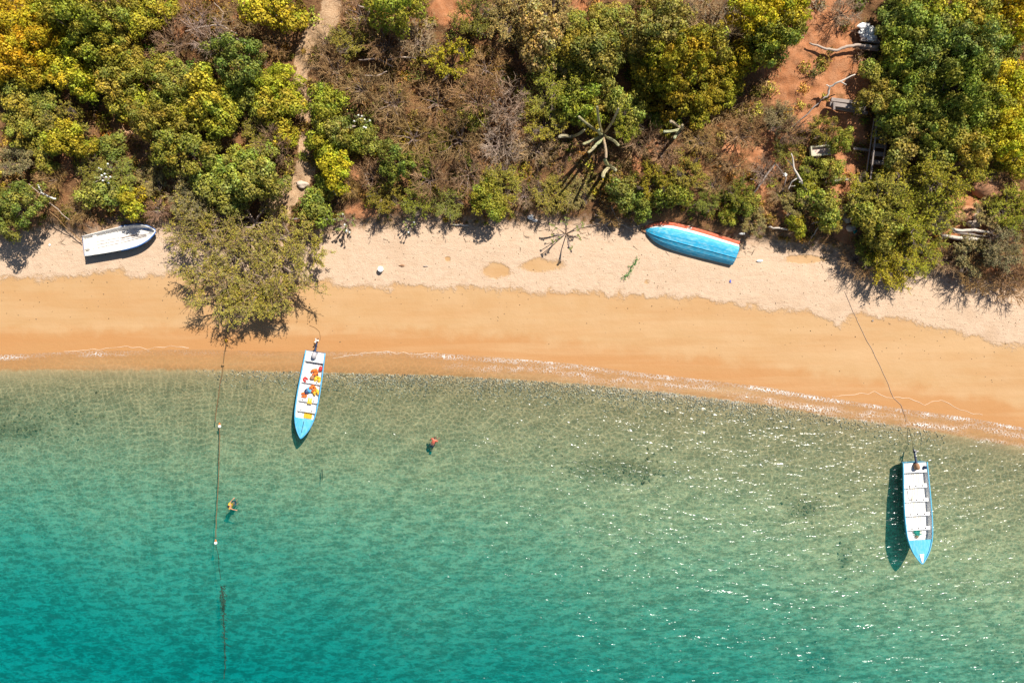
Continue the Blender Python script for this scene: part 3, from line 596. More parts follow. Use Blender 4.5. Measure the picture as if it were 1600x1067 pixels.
# ------------------------------------------------------------------ undergrowth (uncountable tangle)
BIO = {'dry': ((.50,.31,.15), 1.0, (.46,.38,.07), .8), 'dryb': ((.50,.29,.11), .9, (.48,.37,.05), .85), 'pink': ((.62,.38,.22), 1.0, (.50,.39,.09), .6), 'pale': ((.48,.40,.30), 1.0, (.4,.33,.12), .3),
       'straw': ((.46,.32,.17), .8, (.42,.31,.07), .5), 'ol': ((.42,.28,.15), .45, (.42,.36,.06), 1.0), 'gr': ((.36,.24,.14), .2, (.32,.34,.05), 1.1), 'dk': ((.32,.20,.13), .6, (.24,.24,.045), .9)}
SEEDS = [(40,240,'ol'),(90,300,'dry'),(130,250,'ol'),(170,230,'dryb'),(200,270,'ol'),(230,300,'ol'),(60,330,'dk'),(20,280,'dryb'),(240,240,'pink'),(270,310,'ol'),(330,300,'ol'),(300,40,'dryb'),(340,80,'straw'),(400,70,'dryb'),(440,30,'ol'),(430,230,'dry'),
 (540,60,'ol'),(560,30,'dry'),(600,80,'dry'),(560,110,'ol'),(530,140,'dry'),(620,120,'dryb'),(600,160,'dry'),(570,190,'dk'),(680,60,'straw'),(740,40,'ol'),(650,150,'dry'),(700,150,'dry'),(740,130,'ol'),(760,90,'dry'),(720,190,'dry'),(660,200,'dryb'),(640,220,'dryb'),(700,230,'dry'),(760,220,'pink'),(790,180,'pink'),(800,130,'dk'),(780,260,'straw'),(700,280,'dk'),(620,300,'gr'),(560,300,'dryb'),(520,320,'dk'),(660,310,'dry'),(740,310,'dryb'),(800,300,'dryb'),(860,280,'ol'),(840,210,'pink'),(880,240,'dk'),(930,290,'ol'),(980,260,'dry'),(1030,240,'dk'),(1000,300,'gr'),(1040,290,'ol'),(1090,300,'ol'),(1130,330,'gr'),(1100,230,'straw'),(1150,200,'straw'),(1180,180,'dry'),(1220,260,'dry'),(1200,320,'dryb'),(1240,200,'ol'),(1250,240,'ol'),(1230,310,'straw'),(1270,340,'dryb'),(1110,30,'pale'),(1000,20,'dry'),(820,30,'pale'),(820,80,'dk'),(1170,330,'ol'),(1350,330,'ol'),(1380,390,'ol'),(1450,400,'dryb'),(1520,390,'dry'),(1590,400,'straw'),(1560,350,'ol'),(1590,310,'gr'),(60,60,'dk'),(160,60,'dk'),(250,150,'dk'),(350,150,'dk'),(420,150,'dk'),(930,100,'dk'),(1060,100,'dk'),(1450,100,'dk'),(1500,200,'dk'),(1560,60,'ol'),(100,150,'dk'),(1400,280,'ol')]
SA = np.array([(a, b) for a, b, _ in SEEDS], float)
def bush_tw(seed, R=.6):
    s_, tips = skeleton(R, R*.8, 6, 4, 2, seed, 1.0, .05, .8, .6); tw = [q for q in s_]; return seg_mesh(tw, (1, 1, 1), .0085, .6)
def bush_lf(seed, R=.42, leaf=.10):
    rr = np.random.default_rng(seed); n_ = 130; d = rr.normal(size=(n_, 3)); d[:, 2] = abs(d[:, 2])+.1; d /= np.linalg.norm(d, axis=1, keepdims=True)
    lump = 1+.35*np.sin(d[:, 0]*5+seed)*np.cos(d[:, 1]*6+seed*2)
    P_ = d*(R*lump*rr.uniform(.5, 1.05, n_))[:, None]; P_[:, 2] *= .75; nn = d+rr.normal(0, .5, (n_, 3)); nn[:, 2] += .3
    c = np.ones((n_, 3))*rr.uniform(.6, 1.4, (n_, 1)); c[:, 0] *= rr.uniform(.85, 1.25, n_); return leaves(P_, nn, leaf*rr.uniform(.7, 1.4, n_), .7, c)
TW = [bush_tw(400+i) for i in range(6)]; LB = [bush_lf(500+i) for i in range(7)]
nS = 6400
px_ = RNG.uniform(-70, 1670, nS); py_ = RNG.uniform(-110, 470, nS)
tw_acc = []; lf_acc = []
bb, pp = bare_mask(px_, py_)
CLEAR = [(1281,233,26),(186,378,58),(1078,378,82),(1510,368,36),(935,210,30)]
nt_, nl_ = 0, 0
for i in range(nS):
    g = ag(px_[i], py_[i]); dv = g.y-float(yv(g.x))
    if dv < .1 + .3*random.random() - .9*max(0, vnoise(g.x, g.y*0, .6, 77)): continue
    if (bb[i] > .35 and random.random() < .78) or (pp[i] > .3 and random.random() < .72): continue
    if any(abs(px_[i]-a) < c and abs(py_[i]-b) < c*.4 for a, b, c in CLEAR): continue
    k = int(np.argmin(np.hypot(SA[:, 0]-px_[i]+random.gauss(0, 14), SA[:, 1]-py_[i]+random.gauss(0, 14)))); tc_, tp, lc_, lp = BIO[SEEDS[k][2]]
    edge = min(1, .45+dv*.35)
    a = random.uniform(0, 6.28); ca, sa = math.cos(a), math.sin(a)
    def put(proto, s, colr, acc):
        v, f, c = proto; x = v[:, 0]*ca-v[:, 1]*sa; y = v[:, 0]*sa+v[:, 1]*ca
        acc.append((np.stack([x*s+g.x, y*s+g.y, v[:, 2]*s*1.1+g.z-.03], -1), f, c*np.array(colr)*random.uniform(.5, 1.5)))
    if random.random() < tp*.9 and nt_ < 1500: put(random.choice(TW), random.uniform(.7, 1.4)*edge, tc_, tw_acc); nt_ += 1
    if random.random() < lp*.75+.12 and nl_ < 2600: put(random.choice(LB), random.uniform(.45, 1.3)*edge, [q*random.uniform(.7, 1.3) for q in lc_], lf_acc); nl_ += 1
tag(link('dry_brush', meshify('dry_brush', cat_(tw_acc), M_TWIG)), 'tangle of dry leafless brush covering the bluff between the trees', 'brush', kind='stuff')
tag(link('low_scrub', meshify('low_scrub', cat_(lf_acc), M_LEAF)), 'low green and straw-coloured scrub covering the bluff', 'scrub', kind='stuff')
#PART3
# ------------------------------------------------------------------ boats
M_WHITE = paint('white_paint', (.80,.79,.76), .4, (.58,.52,.44), .22)
M_BWHITE = paint('worn_white_paint', (.78,.75,.70), .55, (.42,.36,.30), .75, scale=2.2)
M_SKY = paint('light_blue_paint', (.06,.34,.58), .4, (.30,.48,.55), .5)
M_DECK = paint('deck_blue_paint', (.08,.40,.60), .45, (.35,.58,.68), .45)
M_BLUE = paint('deep_blue_paint', (.02,.13,.42), .4, (.12,.22,.35), .5)
M_HULLB = paint('scuffed_blue_paint', (.02,.37,.60), .5, (.28,.58,.68), 1.0, scale=2.6)
M_RED = paint('faded_red_paint', (.62,.13,.06), .6, (.60,.28,.18), .7)
M_DARK = paint('dark_rubber', (.03,.03,.035), .5, (.1,.1,.1), .3)
M_NAVY = paint('navy_cowl', (.02,.04,.10), .35, (.08,.1,.14), .3)
M_TAN = paint('brown_cover', (.33,.17,.09), .7, (.2,.12,.08), .5)
M_GREY = paint('grey_plastic', (.42,.40,.42), .5, (.3,.28,.26), .4)
M_PLY = paint('floor_boards', (.72,.66,.55), .7, (.55,.47,.35), .4)
M_ORANGE = paint('orange_nylon', (.75,.16,.02), .6, (.5,.1,.02), .3)
M_YEL = paint('yellow_nylon', (.80,.46,.03), .6, (.6,.3,.03), .3)
M_REDN = paint('red_nylon', (.60,.03,.03), .6, (.4,.03,.03), .3)
M_TEAL = paint('teal_net', (.02,.30,.24), .7, (.02,.15,.14), .6)
M_SKIN = paint('skin', (.48,.25,.15), .5, (.42,.2,.12), .2, .3)
M_HAIR = paint('hair', (.03,.015,.01), .6, (.05,.03,.02), .3)
M_ROPE = paint('rope_fibre', (.30,.17,.07), .9, (.18,.1,.05), .6)
M_LINE = paint('dark_line', (.16,.10,.045), .9, (.1,.06,.03), .5)
M_ROPED = paint('weedy_rope', (.05,.055,.03), .9, (.1,.09,.03), .6)
M_DRIFT = paint('bleached_wood', (.62,.54,.46), .8, (.40,.32,.25), .7)
M_WOOD = paint('weathered_wood', (.30,.25,.22), .85, (.17,.13,.11), .7)
M_DEADB = paint('dead_bark', (.46,.36,.29), .85, (.27,.19,.14), .7)
M_CHALK = paint('white_stuff', (.80,.78,.74), .8, (.6,.55,.48), .4)
T_ = [0, .1, .2, .35, .5, .62, .72, .8, .87, .93, .97, 1.0]
W_ = [.88, .91, .94, .985, 1.0, .985, .93, .82, .65, .42, .22, .015]
def hsec(t, B, Hh, inset=0.0, floor=None, k=1.0):
    """half section points keel -> gunwale, (y,z)"""
    b = B/2*np.interp(t, T_, W_); zg = Hh*(.86+.30*t*t); zk = Hh*.95*max(0, (t-.72)/.28)**2.2
    b = max(.006, b-inset)
    pts = [(0, zk), (b*.30, zk+.05*(zg-zk)), (b*.62, zk+.14*(zg-zk)), (b*.84, zk+.32*(zg-zk)), (b*.92, zk+.50*(zg-zk)), (b, zg)]
    if inset:
        fl = max(zk+.06, floor if floor is not None else .12)
        fl = min(fl, zg-.02); bf = b*.90
        pts = [(0, fl), (bf*.4, fl), (bf*.8, fl), (bf, fl+.02), (b*.94, fl+(zg-fl)*.5), (b, zg)]
    return pts
def sect(t, L, B, Hh, **k):
    h_ = hsec(t, B, Hh, **k); x = t*L
    return [Vector((x, y, z)) for y, z in reversed(h_)]+[Vector((x, -y, z)) for y, z in h_[1:]]
TS = [0, .05, .12, .2, .3, .4, .5, .58, .65, .72, .78, .83, .88, .92, .95, .975, .99, 1.0]
def make_hull(L, B, Hh, root, m_out, m_in, m_rim, rim=.045, open_in=True, t_in=1.0, fl=.14):
    mb = MB(); secs = [sect(t, L, B, Hh) for t in TS]; mb.loft(secs)
    s0 = secs[0]; mb.add(s0, [tuple(range(len(s0)))])
    hull = mb.build('hull', m_out, root, True)
    for p in hull.data.polygons:
        if len(p.vertices) > 4: p.use_smooth = False
    if open_in:
        mb = MB(); ti = [t for t in TS if t <= t_in]; mb.loft([list(reversed(sect(max(t, .008), L, B, Hh, inset=.05, floor=fl))) for t in ti])
        sI = sect(.008, L, B, Hh, inset=.05, floor=fl); mb.add(sI, [tuple(range(len(sI)-1, -1, -1))])
        mb.build('inner_lining', m_in, root, False)
    mb = MB()
    for sg in (1, -1):
        P_ = []
        for t in TS: y, z = hsec(t, B, Hh)[-1]; P_.append((t*L, sg*(y-.012), z+.012))
        mb.tube(P_, rim, 8, flat=.7)
    mb.build('gunwale', m_rim, root, True)
    return hull
def deck(L, B, Hh, root, t0, t1, name, m_, dz=-.03, crown=.05, n_=8, thick=.03):
    mb = MB(); secs = []
    for i in range(n_+1):
        t = t0+(t1-t0)*i/n_; y, z = hsec(t, B, Hh)[-1]; y = max(.004, y-.03); z += dz
        secs.append([Vector((t*L, y*a, z+crown*(1-a*a))) for a in (1, .6, .2, -.2, -.6, -1)]+[Vector((t*L, y*a, z-thick)) for a in (-1, 1)])
    mb.loft(secs, close=True); mb.add(secs[0], [tuple(range(8))]); mb.add(secs[-1], [tuple(range(7, -1, -1))])
    return mb.build(name, m_, root)
def bench(L, B, Hh, root, t, wd, m_, dots=3, dz=.24):
    y, z = hsec(t, B, Hh)[-1]; zt = z-dz; hw = y-.075
    mb = MB(); mb.box((0, 0, 0), (wd, hw*2, .04), bev=.008); b = mb.build('bench', m_, root, loc=(t*L, 0, zt))
    for k in range(dots):
        d = MB(); d.tube([(0, 0, 0), (0, 0, .012)], .05, 10); d.build('drain_cap', M_DARK, b, loc=(0, hw*(-.55+1.1*k/max(1, dots-1)), .021))
    return b
def outboard(root, x, z, tilt, m_cowl, m_leg, m_tip, L=1.0):
    o = empty('outboard_motor', (x, 0, z), (0, tilt, 0)); o.parent = root
    mb = MB(); rings = []
    for h_, a, b_ in ((.02,.16,.13),(.12,.23,.17),(.28,.25,.18),(.40,.22,.16),(.47,.12,.09)):
        rings.append([Vector((a*math.cos(2*PI*k/12)+.03, b_*math.sin(2*PI*k/12), h_)) for k in range(12)])
    mb.loft(rings, close=True); mb.add(rings[-1], [tuple(range(12))]); mb.add(rings[0], [tuple(range(11, -1, -1))]); mb.build('cowl', m_cowl, o, True)
    mb = MB(); mb.tube([(.0, 0, .05), (-.02, 0, -.35), (-.04, 0, -.75)], [.10, .085, .06], 8, flat=.75); mb.box((-.04, 0, -.42), (.34, .16, .02), bev=.004); mb.tube([(-.30, 0, -.78), (-.02, 0, -.80), (.16, 0, -.79)], [.035, .065, .02], 8); mb.box((0.02, 0, -.93), (.14, .015, .2)); mb.box((.17, 0, .02), (.07, .34, .22), bev=.01); mb.build('leg', m_leg, o)
    mb = MB()
    for k in range(3):
        a = 2*PI*k/3; ca, sa = math.cos(a), math.sin(a)
        V_ = [Vector((-.30+dx, r*ca-wd*sa, -.78+r*sa+wd*ca)) for r, wd, dx in ((.03,-.03,.02),(.15,-.07,.04),(.17,.03,-.02),(.03,.03,-.02))]
        mb.add(V_+[v+Vector((.012, 0, 0)) for v in V_], [(0,1,2,3),(7,6,5,4),(0,4,5,1),(1,5,6,2),(2,6,7,3),(3,7,4,0)])
    mb.tube([(-.36, 0, -.78), (-.27, 0, -.78)], [.02, .04], 8); mb.build('propeller', m_tip, o)
    mb = MB(); mb.tube([(.2, 0, .12), (.42, .02, .14), (.6, .03, .13)], [.022, .02, .028], 6); mb.build('tiller', M_DARK, o)
    return o
def boat_frame(stern, bow, z, label, group, roll=0, pitch=0, cat='boat'):
    a = at(*stern, z+.45); b = at(*bow, z+.5); d = b-a
    o = empty('fishing_boat', (a.x, a.y, z)); o.rotation_mode = 'XYZ'; o.rotation_euler = (roll, pitch, math.atan2(d.y, d.x)); tag(o, label, cat, group); return o, math.hypot(d.x, d.y)

# moored boat, right
r1, L1 = boat_frame((1428.5, 722), (1437.5, 879), -.20, 'empty white open boat with light blue rim moored at lower right', 'open fishing boats')
B1, H1 = 1.93, .66
make_hull(L1, B1, H1, r1, M_SKY, M_WHITE, M_DECK, fl=.27)
deck(L1, B1, H1, r1, .765, .995, 'foredeck', M_DECK, -.015, .06)
mb = MB(); mb.loft([[Vector((L1*t, y*np.interp(t, [.90, .985], [1, .25]), hsec(t, B1, H1)[-1][1]+.062)) for y in (.16, .05, -.05, -.16)] for t in (.90, .93, .96, .985)]); mb.build('deck_patch', M_WHITE, r1)
deck(L1, B1, H1, r1, .004, .10, 'stern_deck', M_WHITE, -.02, .02, 3)
for t in (.235, .375, .515, .655): bench(L1, B1, H1, r1, t, .30 if t < .3 else .26, M_WHITE, dz=.11)
for i in range(8):
    mb = MB(); mb.box((0, 0, 0), (L1*.62, .15, .018), bev=.004); mb.build('floor_board', M_PLY if i in (3, 5) else M_WHITE, r1, loc=(L1*.42, -.58+i*.166, .295))
for sg in (1, -1):
    for t in (.17, .30, .44, .58, .71):
        mb = MB(); mb.box((0, 0, 0), (.05, .05, .38)); y, z = hsec(t, B1, H1)[-1]; mb.build('rib', M_WHITE, r1, loc=(t*L1, sg*(y-.09), z-.26))
outboard(r1, .02, .70, math.radians(74), M_TAN, M_NAVY, M_GREY)
mb = MB(); mb.box((0, 0, 0), (.22, .16, .2), bev=.03); mb.tube([(0, 0, .1), (.0, 0, .15)], .03, 8); tag(mb.build('fuel_tank', M_NAVY, None), 'small dark fuel can on the stern deck of moored boat at right', 'fuel can')
q = bpy.data.objects['fuel_tank']; q.matrix_world = r1.matrix_basis @ Matrix.Translation((.36, .62, .66))
# net and anchor lying in the bow
def inboat(rt, o, loc): o.matrix_world = Matrix.LocRotScale(rt.location, rt.rotation_euler, None) @ Matrix.Translation(loc)
mb = MB(); rr = random.Random(5)
for k in range(26):
    a = rr.uniform(0, 6.28); P_ = [(rr.gauss(0, .16), rr.gauss(0, .11), .03+rr.random()*.1) for _ in range(5)]; mb.tube(P_, .018, 4)
for k in range(5): mb.ball((rr.gauss(0, .12), rr.gauss(0, .1), .08), .07, 7, 5, .5, (1.3, 1, .5), k)
o = mb.build('fishing_net', M_TEAL); inboat(r1, o, (L1*.70, 0.0, .30)); tag(o, 'small heap of green net in the bow of the empty boat', 'net')
mb = MB(); P_ = [(.12*math.cos(a*.5)*(1-.02*a), .12*math.sin(a*.5)*(1-.02*a), .02+a*.004) for a in range(40)]; mb.tube(P_, .016, 5); mb.tube([(.1, 0, .03), (.35, .02, .03), (.62, -.03, .35)], .012, 5)
o = mb.build('rope_coil', M_ROPE); inboat(r1, o, (L1*.745, -.03, .30)); tag(o, 'coiled tan rope beside the green net in the bow', 'rope')
mb = MB(); mb.tube([(0, -.02, 0), (0, .35, .02), (.03, .75, .01)], .02, 5); o = mb.build('paddle', M_DRIFT); o_ = Matrix.Rotation(math.radians(-80), 4, 'Z')
mb2 = MB(); mb2.box((.03, .86, .01), (.13, .3, .015), bev=.004); mb2.build('paddle_blade', M_DRIFT, o)
o.matrix_world = Matrix.LocRotScale(r1.location, r1.rotation_euler, None) @ Matrix.Translation((L1*.24, -.45, .535)) @ o_; tag(o, 'thin wooden paddle resting over benches of the empty boat', 'paddle')

# left boat at the shore, with gear
r2, L2 = boat_frame((493.5, 549.5), (471.5, 684.5), -.15, 'white open boat with blue bow and orange life jackets, grounded at water edge', 'open fishing boats')
B2, H2 = 1.58, .62
make_hull(L2, B2, H2, r2, M_BLUE, M_WHITE, M_SKY, fl=.23)
deck(L2, B2, H2, r2, .77, .995, 'foredeck', M_DECK, -.015, .05)
deck(L2, B2, H2, r2, .004, .12, 'stern_deck', M_WHITE, -.02, .015, 3)
for t, wd in ((.35, .24), (.565, .22), (.68, .22)): bench(L2, B2, H2, r2, t, wd, M_WHITE, 2, dz=.13)
for i in range(5):
    mb = MB(); mb.box((0, 0, 0), (L2*.62, .16, .018), bev=.004); mb.build('floor_board', M_WHITE, r2, loc=(L2*.44, -.36+i*.18, .255))
outboard(r2, .02, .68, math.radians(76), M_GREY, M_NAVY, M_WHITE)
mb = MB(); mb.tube([(L2*.80, .02, H2*1.1+.03), (L2*.93, -.02, H2*1.17+.03)], .018, 5); mb.build('deck_line', M_DARK, r2)
def vest(name, m_, loc, rz, label, cat='life jacket', s=1.0, group='orange life jackets in the left boat'):
    mb = MB(); rr = random.Random(hash(label) % 99 if False else int(loc[0]*97))
    for sx in (-1, 1): mb.ball((sx*.13, 0, 0), .17, 9, 6, .35, (.75, 1.45, .42), rr.randint(0, 99))
    mb.ball((0, .2, .02), .13, 8, 5, .3, (1.7, .5, .5), rr.randint(0, 99))
    o = mb.build(name, m_, None, True)
    b = MB(); b.box((0, -.05, .07), (.42, .035, .02), bev=.004); b.build('strap', M_DARK, o)
    o.matrix_world = Matrix.LocRotScale(r2.location, r2.rotation_euler, None) @ Matrix.Translation(loc) @ Matrix.Rotation(rz, 4, 'Z') @ Matrix.Scale(s, 4); tag(o, label, cat, group)
y0 = 1
# boat local: +x bow, +y = photo right when bow points down
vest('life_jacket', M_ORANGE, (L2*.235, .12, .40), .5, 'orange life jacket nearest the stern of left boat')
vest('life_jacket', M_YEL, (L2*.315, .42, .42), 1.4, 'amber life jacket against right side by first bench')
vest('life_jacket', M_ORANGE, (L2*.425, .18, .42), .9, 'orange life jacket in the middle of the left boat')
vest('life_jacket', M_YEL, (L2*.46, .45, .40), 2.0, 'yellow-orange life jacket at right side amidships', s=.9)
vest('life_jacket', M_REDN, (L2*.335, -.42, .42), 2.6, 'red life jacket at left side by the first bench', s=.75)
vest('life_jacket', M_ORANGE, (L2*.51, -.36, .38), .2, 'orange life jacket at left side ahead of middle bench', s=.85)
mb = MB(); mb.ball((0, 0, 0), .16, 9, 6, .3, (1.2, .9, .7), 4); o = mb.build('red_bag', M_REDN, None, True); inboat(r2, o, (L2*.185, .50, .42)); tag(o, 'small red bag in the stern corner of left boat', 'bag')
mb = MB(); mb.box((0, 0, 0), (.36, .52, .2), bev=.03); o = mb.build('cool_box', M_WHITE, None); b = MB(); b.box((0, 0, .11), (.30, .44, .03), bev=.008); b.build('lid', M_DARK, o); inboat(r2, o, (L2*.275, .22, .30)); tag(o, 'white box with dark lid by the stern of left boat', 'box')
mb = MB(); mb.ball((0, 0, 0), .2, 9, 6, .35, (1.2, .9, .7), 9); o = mb.build('dark_bag', M_NAVY, None, True); inboat(r2, o, (L2*.47, -.22, .36)); tag(o, 'dark blue bag between life jackets in left boat', 'bag')
mb = MB(); mb.ball((0, 0, 0), .17, 9, 6, .35, (1.1, .9, .7), 19); o = mb.build('brown_bag', M_TAN, None, True); inboat(r2, o, (L2*.30, .05, .52)); tag(o, 'dark brown bag on top of the white box in left boat', 'bag')
mb = MB(); mb.ball((0, 0, 0), .2, 9, 6, .4, (1.1, 1.1, .5), 29); o = mb.build('towel', M_SKY, None, True); inboat(r2, o, (L2*.445, -.02, .36)); tag(o, 'crumpled pale blue towel beside orange life jackets', 'towel')
for k, yy in enumerate((.06, .22)):
    mb = MB(); V_ = [Vector((0, -.05, 0)), Vector((.18, -.06, .01)), Vector((.42, -.085, .0)), Vector((.42, .085, 0)), Vector((.18, .06, .01)), Vector((0, .05, 0))]
    mb.add(V_+[v+Vector((0, 0, .03)) for v in V_], [(5,4,3,2,1,0),(6,7,8,9,10,11)]+[(i, (i+1) % 6, 6+(i+1) % 6, 6+i) for i in range(6)])
    o = mb.build('swim_fin', M_YEL); inboat(r2, o, (L2*.53, yy, .48)); o.location.z += .0; tag(o, ('left' if k == 0 else 'right')+' one of two yellow swim fins lying across the middle bench', 'swim fin', 'yellow swim fins')
mb = MB(); rr = random.Random(8)
for k in range(16): mb.tube([(-.2+.03*k*.9, -.28, .0), (-.2+.03*k*.9+.01, 0, .015), (-.2+.03*k*.9, .28, 0)], .013, 5)
for k in range(8): mb.tube([(-.22, -.28+.08*k, .012), (.2, -.28+.08*k, .012)], .013, 5)
o = mb.build('wicker_mat', M_YEL); inboat(r2, o, (L2*.735, .12, .28)); tag(o, 'woven yellow-brown mat just behind the blue foredeck', 'mat')

# beached white boat, tilted toward the sea
g = ag(132, 388); a = at(133, 387, g.z+.35); b = at(246, 364, g.z+.35)
r3 = empty('fishing_boat', (a.x, a.y, g.z+.14)); L3 = (b-a).length; r3.rotation_euler = (math.radians(-9), math.radians(1), math.atan2(b.y-a.y, b.x-a.x)); tag(r3, 'worn white rowing boat with blue bow beached on the left sand', 'boat', 'open fishing boats')
B3, H3 = 1.66, .50
make_hull(L3, B3, H3, r3, M_BLUE, M_BWHITE, M_BWHITE, .04)
mb = MB()
for sg in (1, -1):
    P_ = []
    for t in TS[6:]: y, z = hsec(t, B3, H3)[-1]; P_.append((t*L3+.03, sg*(y+.045), z-.005))
    mb.tube(P_, .035, 6, flat=1.0)
mb.build('bow_stripe', M_BLUE, r3, True)
mb = MB(); mb.box((0, 0, 0), (.30, .50, .30), bev=.03); mb.build('motor_well', M_BWHITE, r3, loc=(.17, 0, .27))
mb = MB(); mb.box((0, 0, 0), (.26, B3*.80, .03), bev=.006); mb.build('bench', M_BWHITE, r3, loc=(L3*.16, 0, .36))
for t in (.30, .47, .62):
    y, z = hsec(t, B3, H3)[-1]; mb = MB(); mb.tube([(t*L3, -y*.9, z-.12), (t*L3, -y*.76, .17), (t*L3, 0, .155), (t*L3, y*.76, .17), (t*L3, y*.9, z-.12)], .022, 5); mb.build('rib', M_BWHITE, r3)
for yy in (-.22, .02, .25): mb = MB(); mb.tube([(L3*.1, yy, .155), (L3*.5, yy*.8, .155), (L3*.84, yy*.3, .2)], .017, 5); mb.build('stringer', M_WOOD, r3)
mb = MB(); mb.tube([(0, 0, 0), (.5, .08, .0), (1.1, .02, .03)], .02, 5); o = mb.build('stick', M_DEADB); o.matrix_world = Matrix.LocRotScale(r3.location, r3.rotation_euler, None) @ Matrix.Translation((L3*.50, .12, .19)); tag(o, 'thin brown stick lying inside the beached white boat', 'stick')

# upturned boat
g = ag(1148, 405); g2 = ag(1005, 372); a = at(1147, 404, g.z+.25); b = at(1005, 366, g2.z+.25)
r4 = empty('upturned_boat', (a.x, a.y, 0)); L4 = math.hypot(b.x-a.x, b.y-a.y)
B4, H4 = 1.72, .72
yaw = math.atan2(b.y-a.y, b.x-a.x)
# built keel-up: flip about x, then lean toward the sea
r4.rotation_mode = 'XYZ'; r4.rotation_euler = (PI-math.radians(28), 0, yaw); r4.location = (a.x, a.y, max(g.z, g2.z)+H4*.98); tag(r4, 'upturned boat with scuffed blue bottom, white band and red rim', 'boat', 'open fishing boats')
def zone(i0, i1, name, m_, grow=0.0):
    mb = MB(); secs = []
    for t in TS:
        h_ = hsec(t, B4, H4); p = h_[i0:i1+1]; secs.append(p)
    for sg in (1, -1):
        S_ = [[Vector((t*L4, sg*(y+grow), z)) for y, z in p] for t, p in zip(TS, secs)]
        if sg < 0: S_ = [list(reversed(q)) for q in S_]
        mb.loft(S_)
    return mb.build(name, m_, r4, True)
zone(0, 4, 'bottom', M_HULLB)
W2 = M_WHITE
mb = MB()
for sg in (1, -1):
    S_ = []
    for t in TS:
        h_ = hsec(t, B4, H4); (y4, z4), (y5, z5) = h_[4], h_[5]; S_.append([Vector((t*L4, sg*y4, z4)), Vector((t*L4, sg*(y5+.01), z4+(z5-z4)*.98))])
    if sg < 0: S_ = [list(reversed(q)) for q in S_]
    mb.loft(S_)
mb.build('white_band', W2, r4, True)
mb = MB()
for sg in (1, -1):
    S_ = []
    for t in TS:
        y, z = hsec(t, B4, H4)[-1]; S_.append([Vector((t*L4, sg*(y+dy), z+dz)) for dy, dz in ((0, -.03), (.14, -.02), (.22, .02), (.22, .06), (.02, .05))])
    if sg < 0: S_ = [list(reversed(q)) for q in S_]
    mb.loft(S_, close=True)
mb.build('gunwale', M_RED, r4)
s0 = sect(0, L4, B4, H4); mb = MB(); q1 = [v+Vector((-.01, 0, 0)) for v in s0]; mb.add(q1, [tuple(range(len(q1)))]); mb.build('transom', M_DECK, r4)
for sg in (0, .42, -.42, .8, -.8):
    mb = MB(); P_ = []
    for t in TS[:15]:
        h_ = hsec(t, B4, H4); ys = [p[0] for p in h_]; zs = [p[1] for p in h_]; yy = abs(sg)*ys[4]; P_.append((t*L4, math.copysign(yy, sg), np.interp(yy, ys, zs)-.004))
    mb.tube(P_, .012 if sg else .028, 6); mb.build('strake' if sg else 'keel', M_HULLB, r4, True)
bpy.context.view_layer.update()

# ------------------------------------------------------------------ ropes, floats
def rope(name, pts, r, m_, label, cat='rope', group=None, z=None, wob=.03, sag=0):
    L = []; rr = random.Random(len(pts))
    for (a, b), (c, d) in zip(pts[:-1], pts[1:]):
        n_ = max(2, int(math.hypot(c-a, d-b)/8))
        for k in range(n_):
            t = k/n_; x, y = a+(c-a)*t, b+(d-b)*t
            if z is None: g = ag(x, y); L.append((g.x+rr.gauss(0, wob), g.y+rr.gauss(0, wob), max(g.z, .02)+r+.004))
            else:
                zz = z(x, y) if callable(z) else z; g = at(x, y, zz); L.append((g.x+rr.gauss(0, wob), g.y+rr.gauss(0, wob), g.z))
    mb = MB(); mb.tube(L, r, 6); o = mb.build(name, m_); tag(o, label, cat, group); return o
rope('net_line', [(355,517),(354,533),(351,552),(350,575),(347,610),(344,645),(343,666)], .034, M_LINE, 'brown float line running from the sand down to first float', wob=.012)
rope('net_line', [(343,666),(343,690),(342,730),(340,770),(338,810),(337,848)], .030, M_LINE, 'float line between the two white floats', z=.02, wob=.012)
rope('net_line', [(337,848),(340,865),(343,890),(346,915)], .020, M_ROPED, 'thin sinking line below the second float', z=lambda x, y: -.05-(y-848)/67*.5)
rope('net_line', [(346,914),(349,940),(350,967),(351,1000),(351,1068)], .035, M_ROPED, 'dark weedy submerged line at bottom of photo', z=-.55)
mb = MB(); rr = random.Random(12)
for k in range(150):
    yy = 915+abs(rr.gauss(0, 45)); c = at(347+(yy-915)*.05+rr.gauss(0, 2.0), yy, -.5); mb.tube([c, c+Vector((rr.gauss(0, .1), rr.gauss(0, .12), rr.uniform(-.1, .1)))], [.03, .01], 4)
tag(mb.build('seaweed', M_ROPED), 'dark seaweed tufts grown on the submerged line', 'seaweed', kind='stuff')
for px, py, lab in ((343,666,'upper white float with orange end on the line'),(337,848,'lower white float with orange end on the line')):
    mb = MB(); mb.ball((0, 0, 0), .115, 12, 8); o = mb.build('float', M_WHITE, None, True, loc=at(px, py, .04)); b = MB(); b.tube([(0, .11, 0), (0, .26, .01)], [.07, .03], 8); b.build('float_end', M_ORANGE, o); tag(o, lab, 'float', 'white floats on the line')
for px, py, lab, m_ in ((354,532,'small amber float on the wet sand','a'),(349.5,570,'small brown float in the wash','b')):
    mb = MB(); mb.ball((0, 0, 0), .085, 9, 6, 0, (1.3, 1, 1)); mb.tube([(0, -.13, 0), (0, .13, 0)], .03, 6); g = ag(px, py); tag(mb.build('small_float', M_YEL if m_ == 'a' else M_ROPE, None, True, loc=(g.x, g.y, max(g.z, 0)+.07)), lab, 'float', 'small floats on the line')
rope('stern_line', [(1320,455),(1330,480),(1340,503),(1355,533),(1372,566),(1388,600),(1396,622),(1408,632),(1414,648),(1420,668)], .014, M_DEADB, 'long thin mooring line across the wet sand at right', wob=.015)
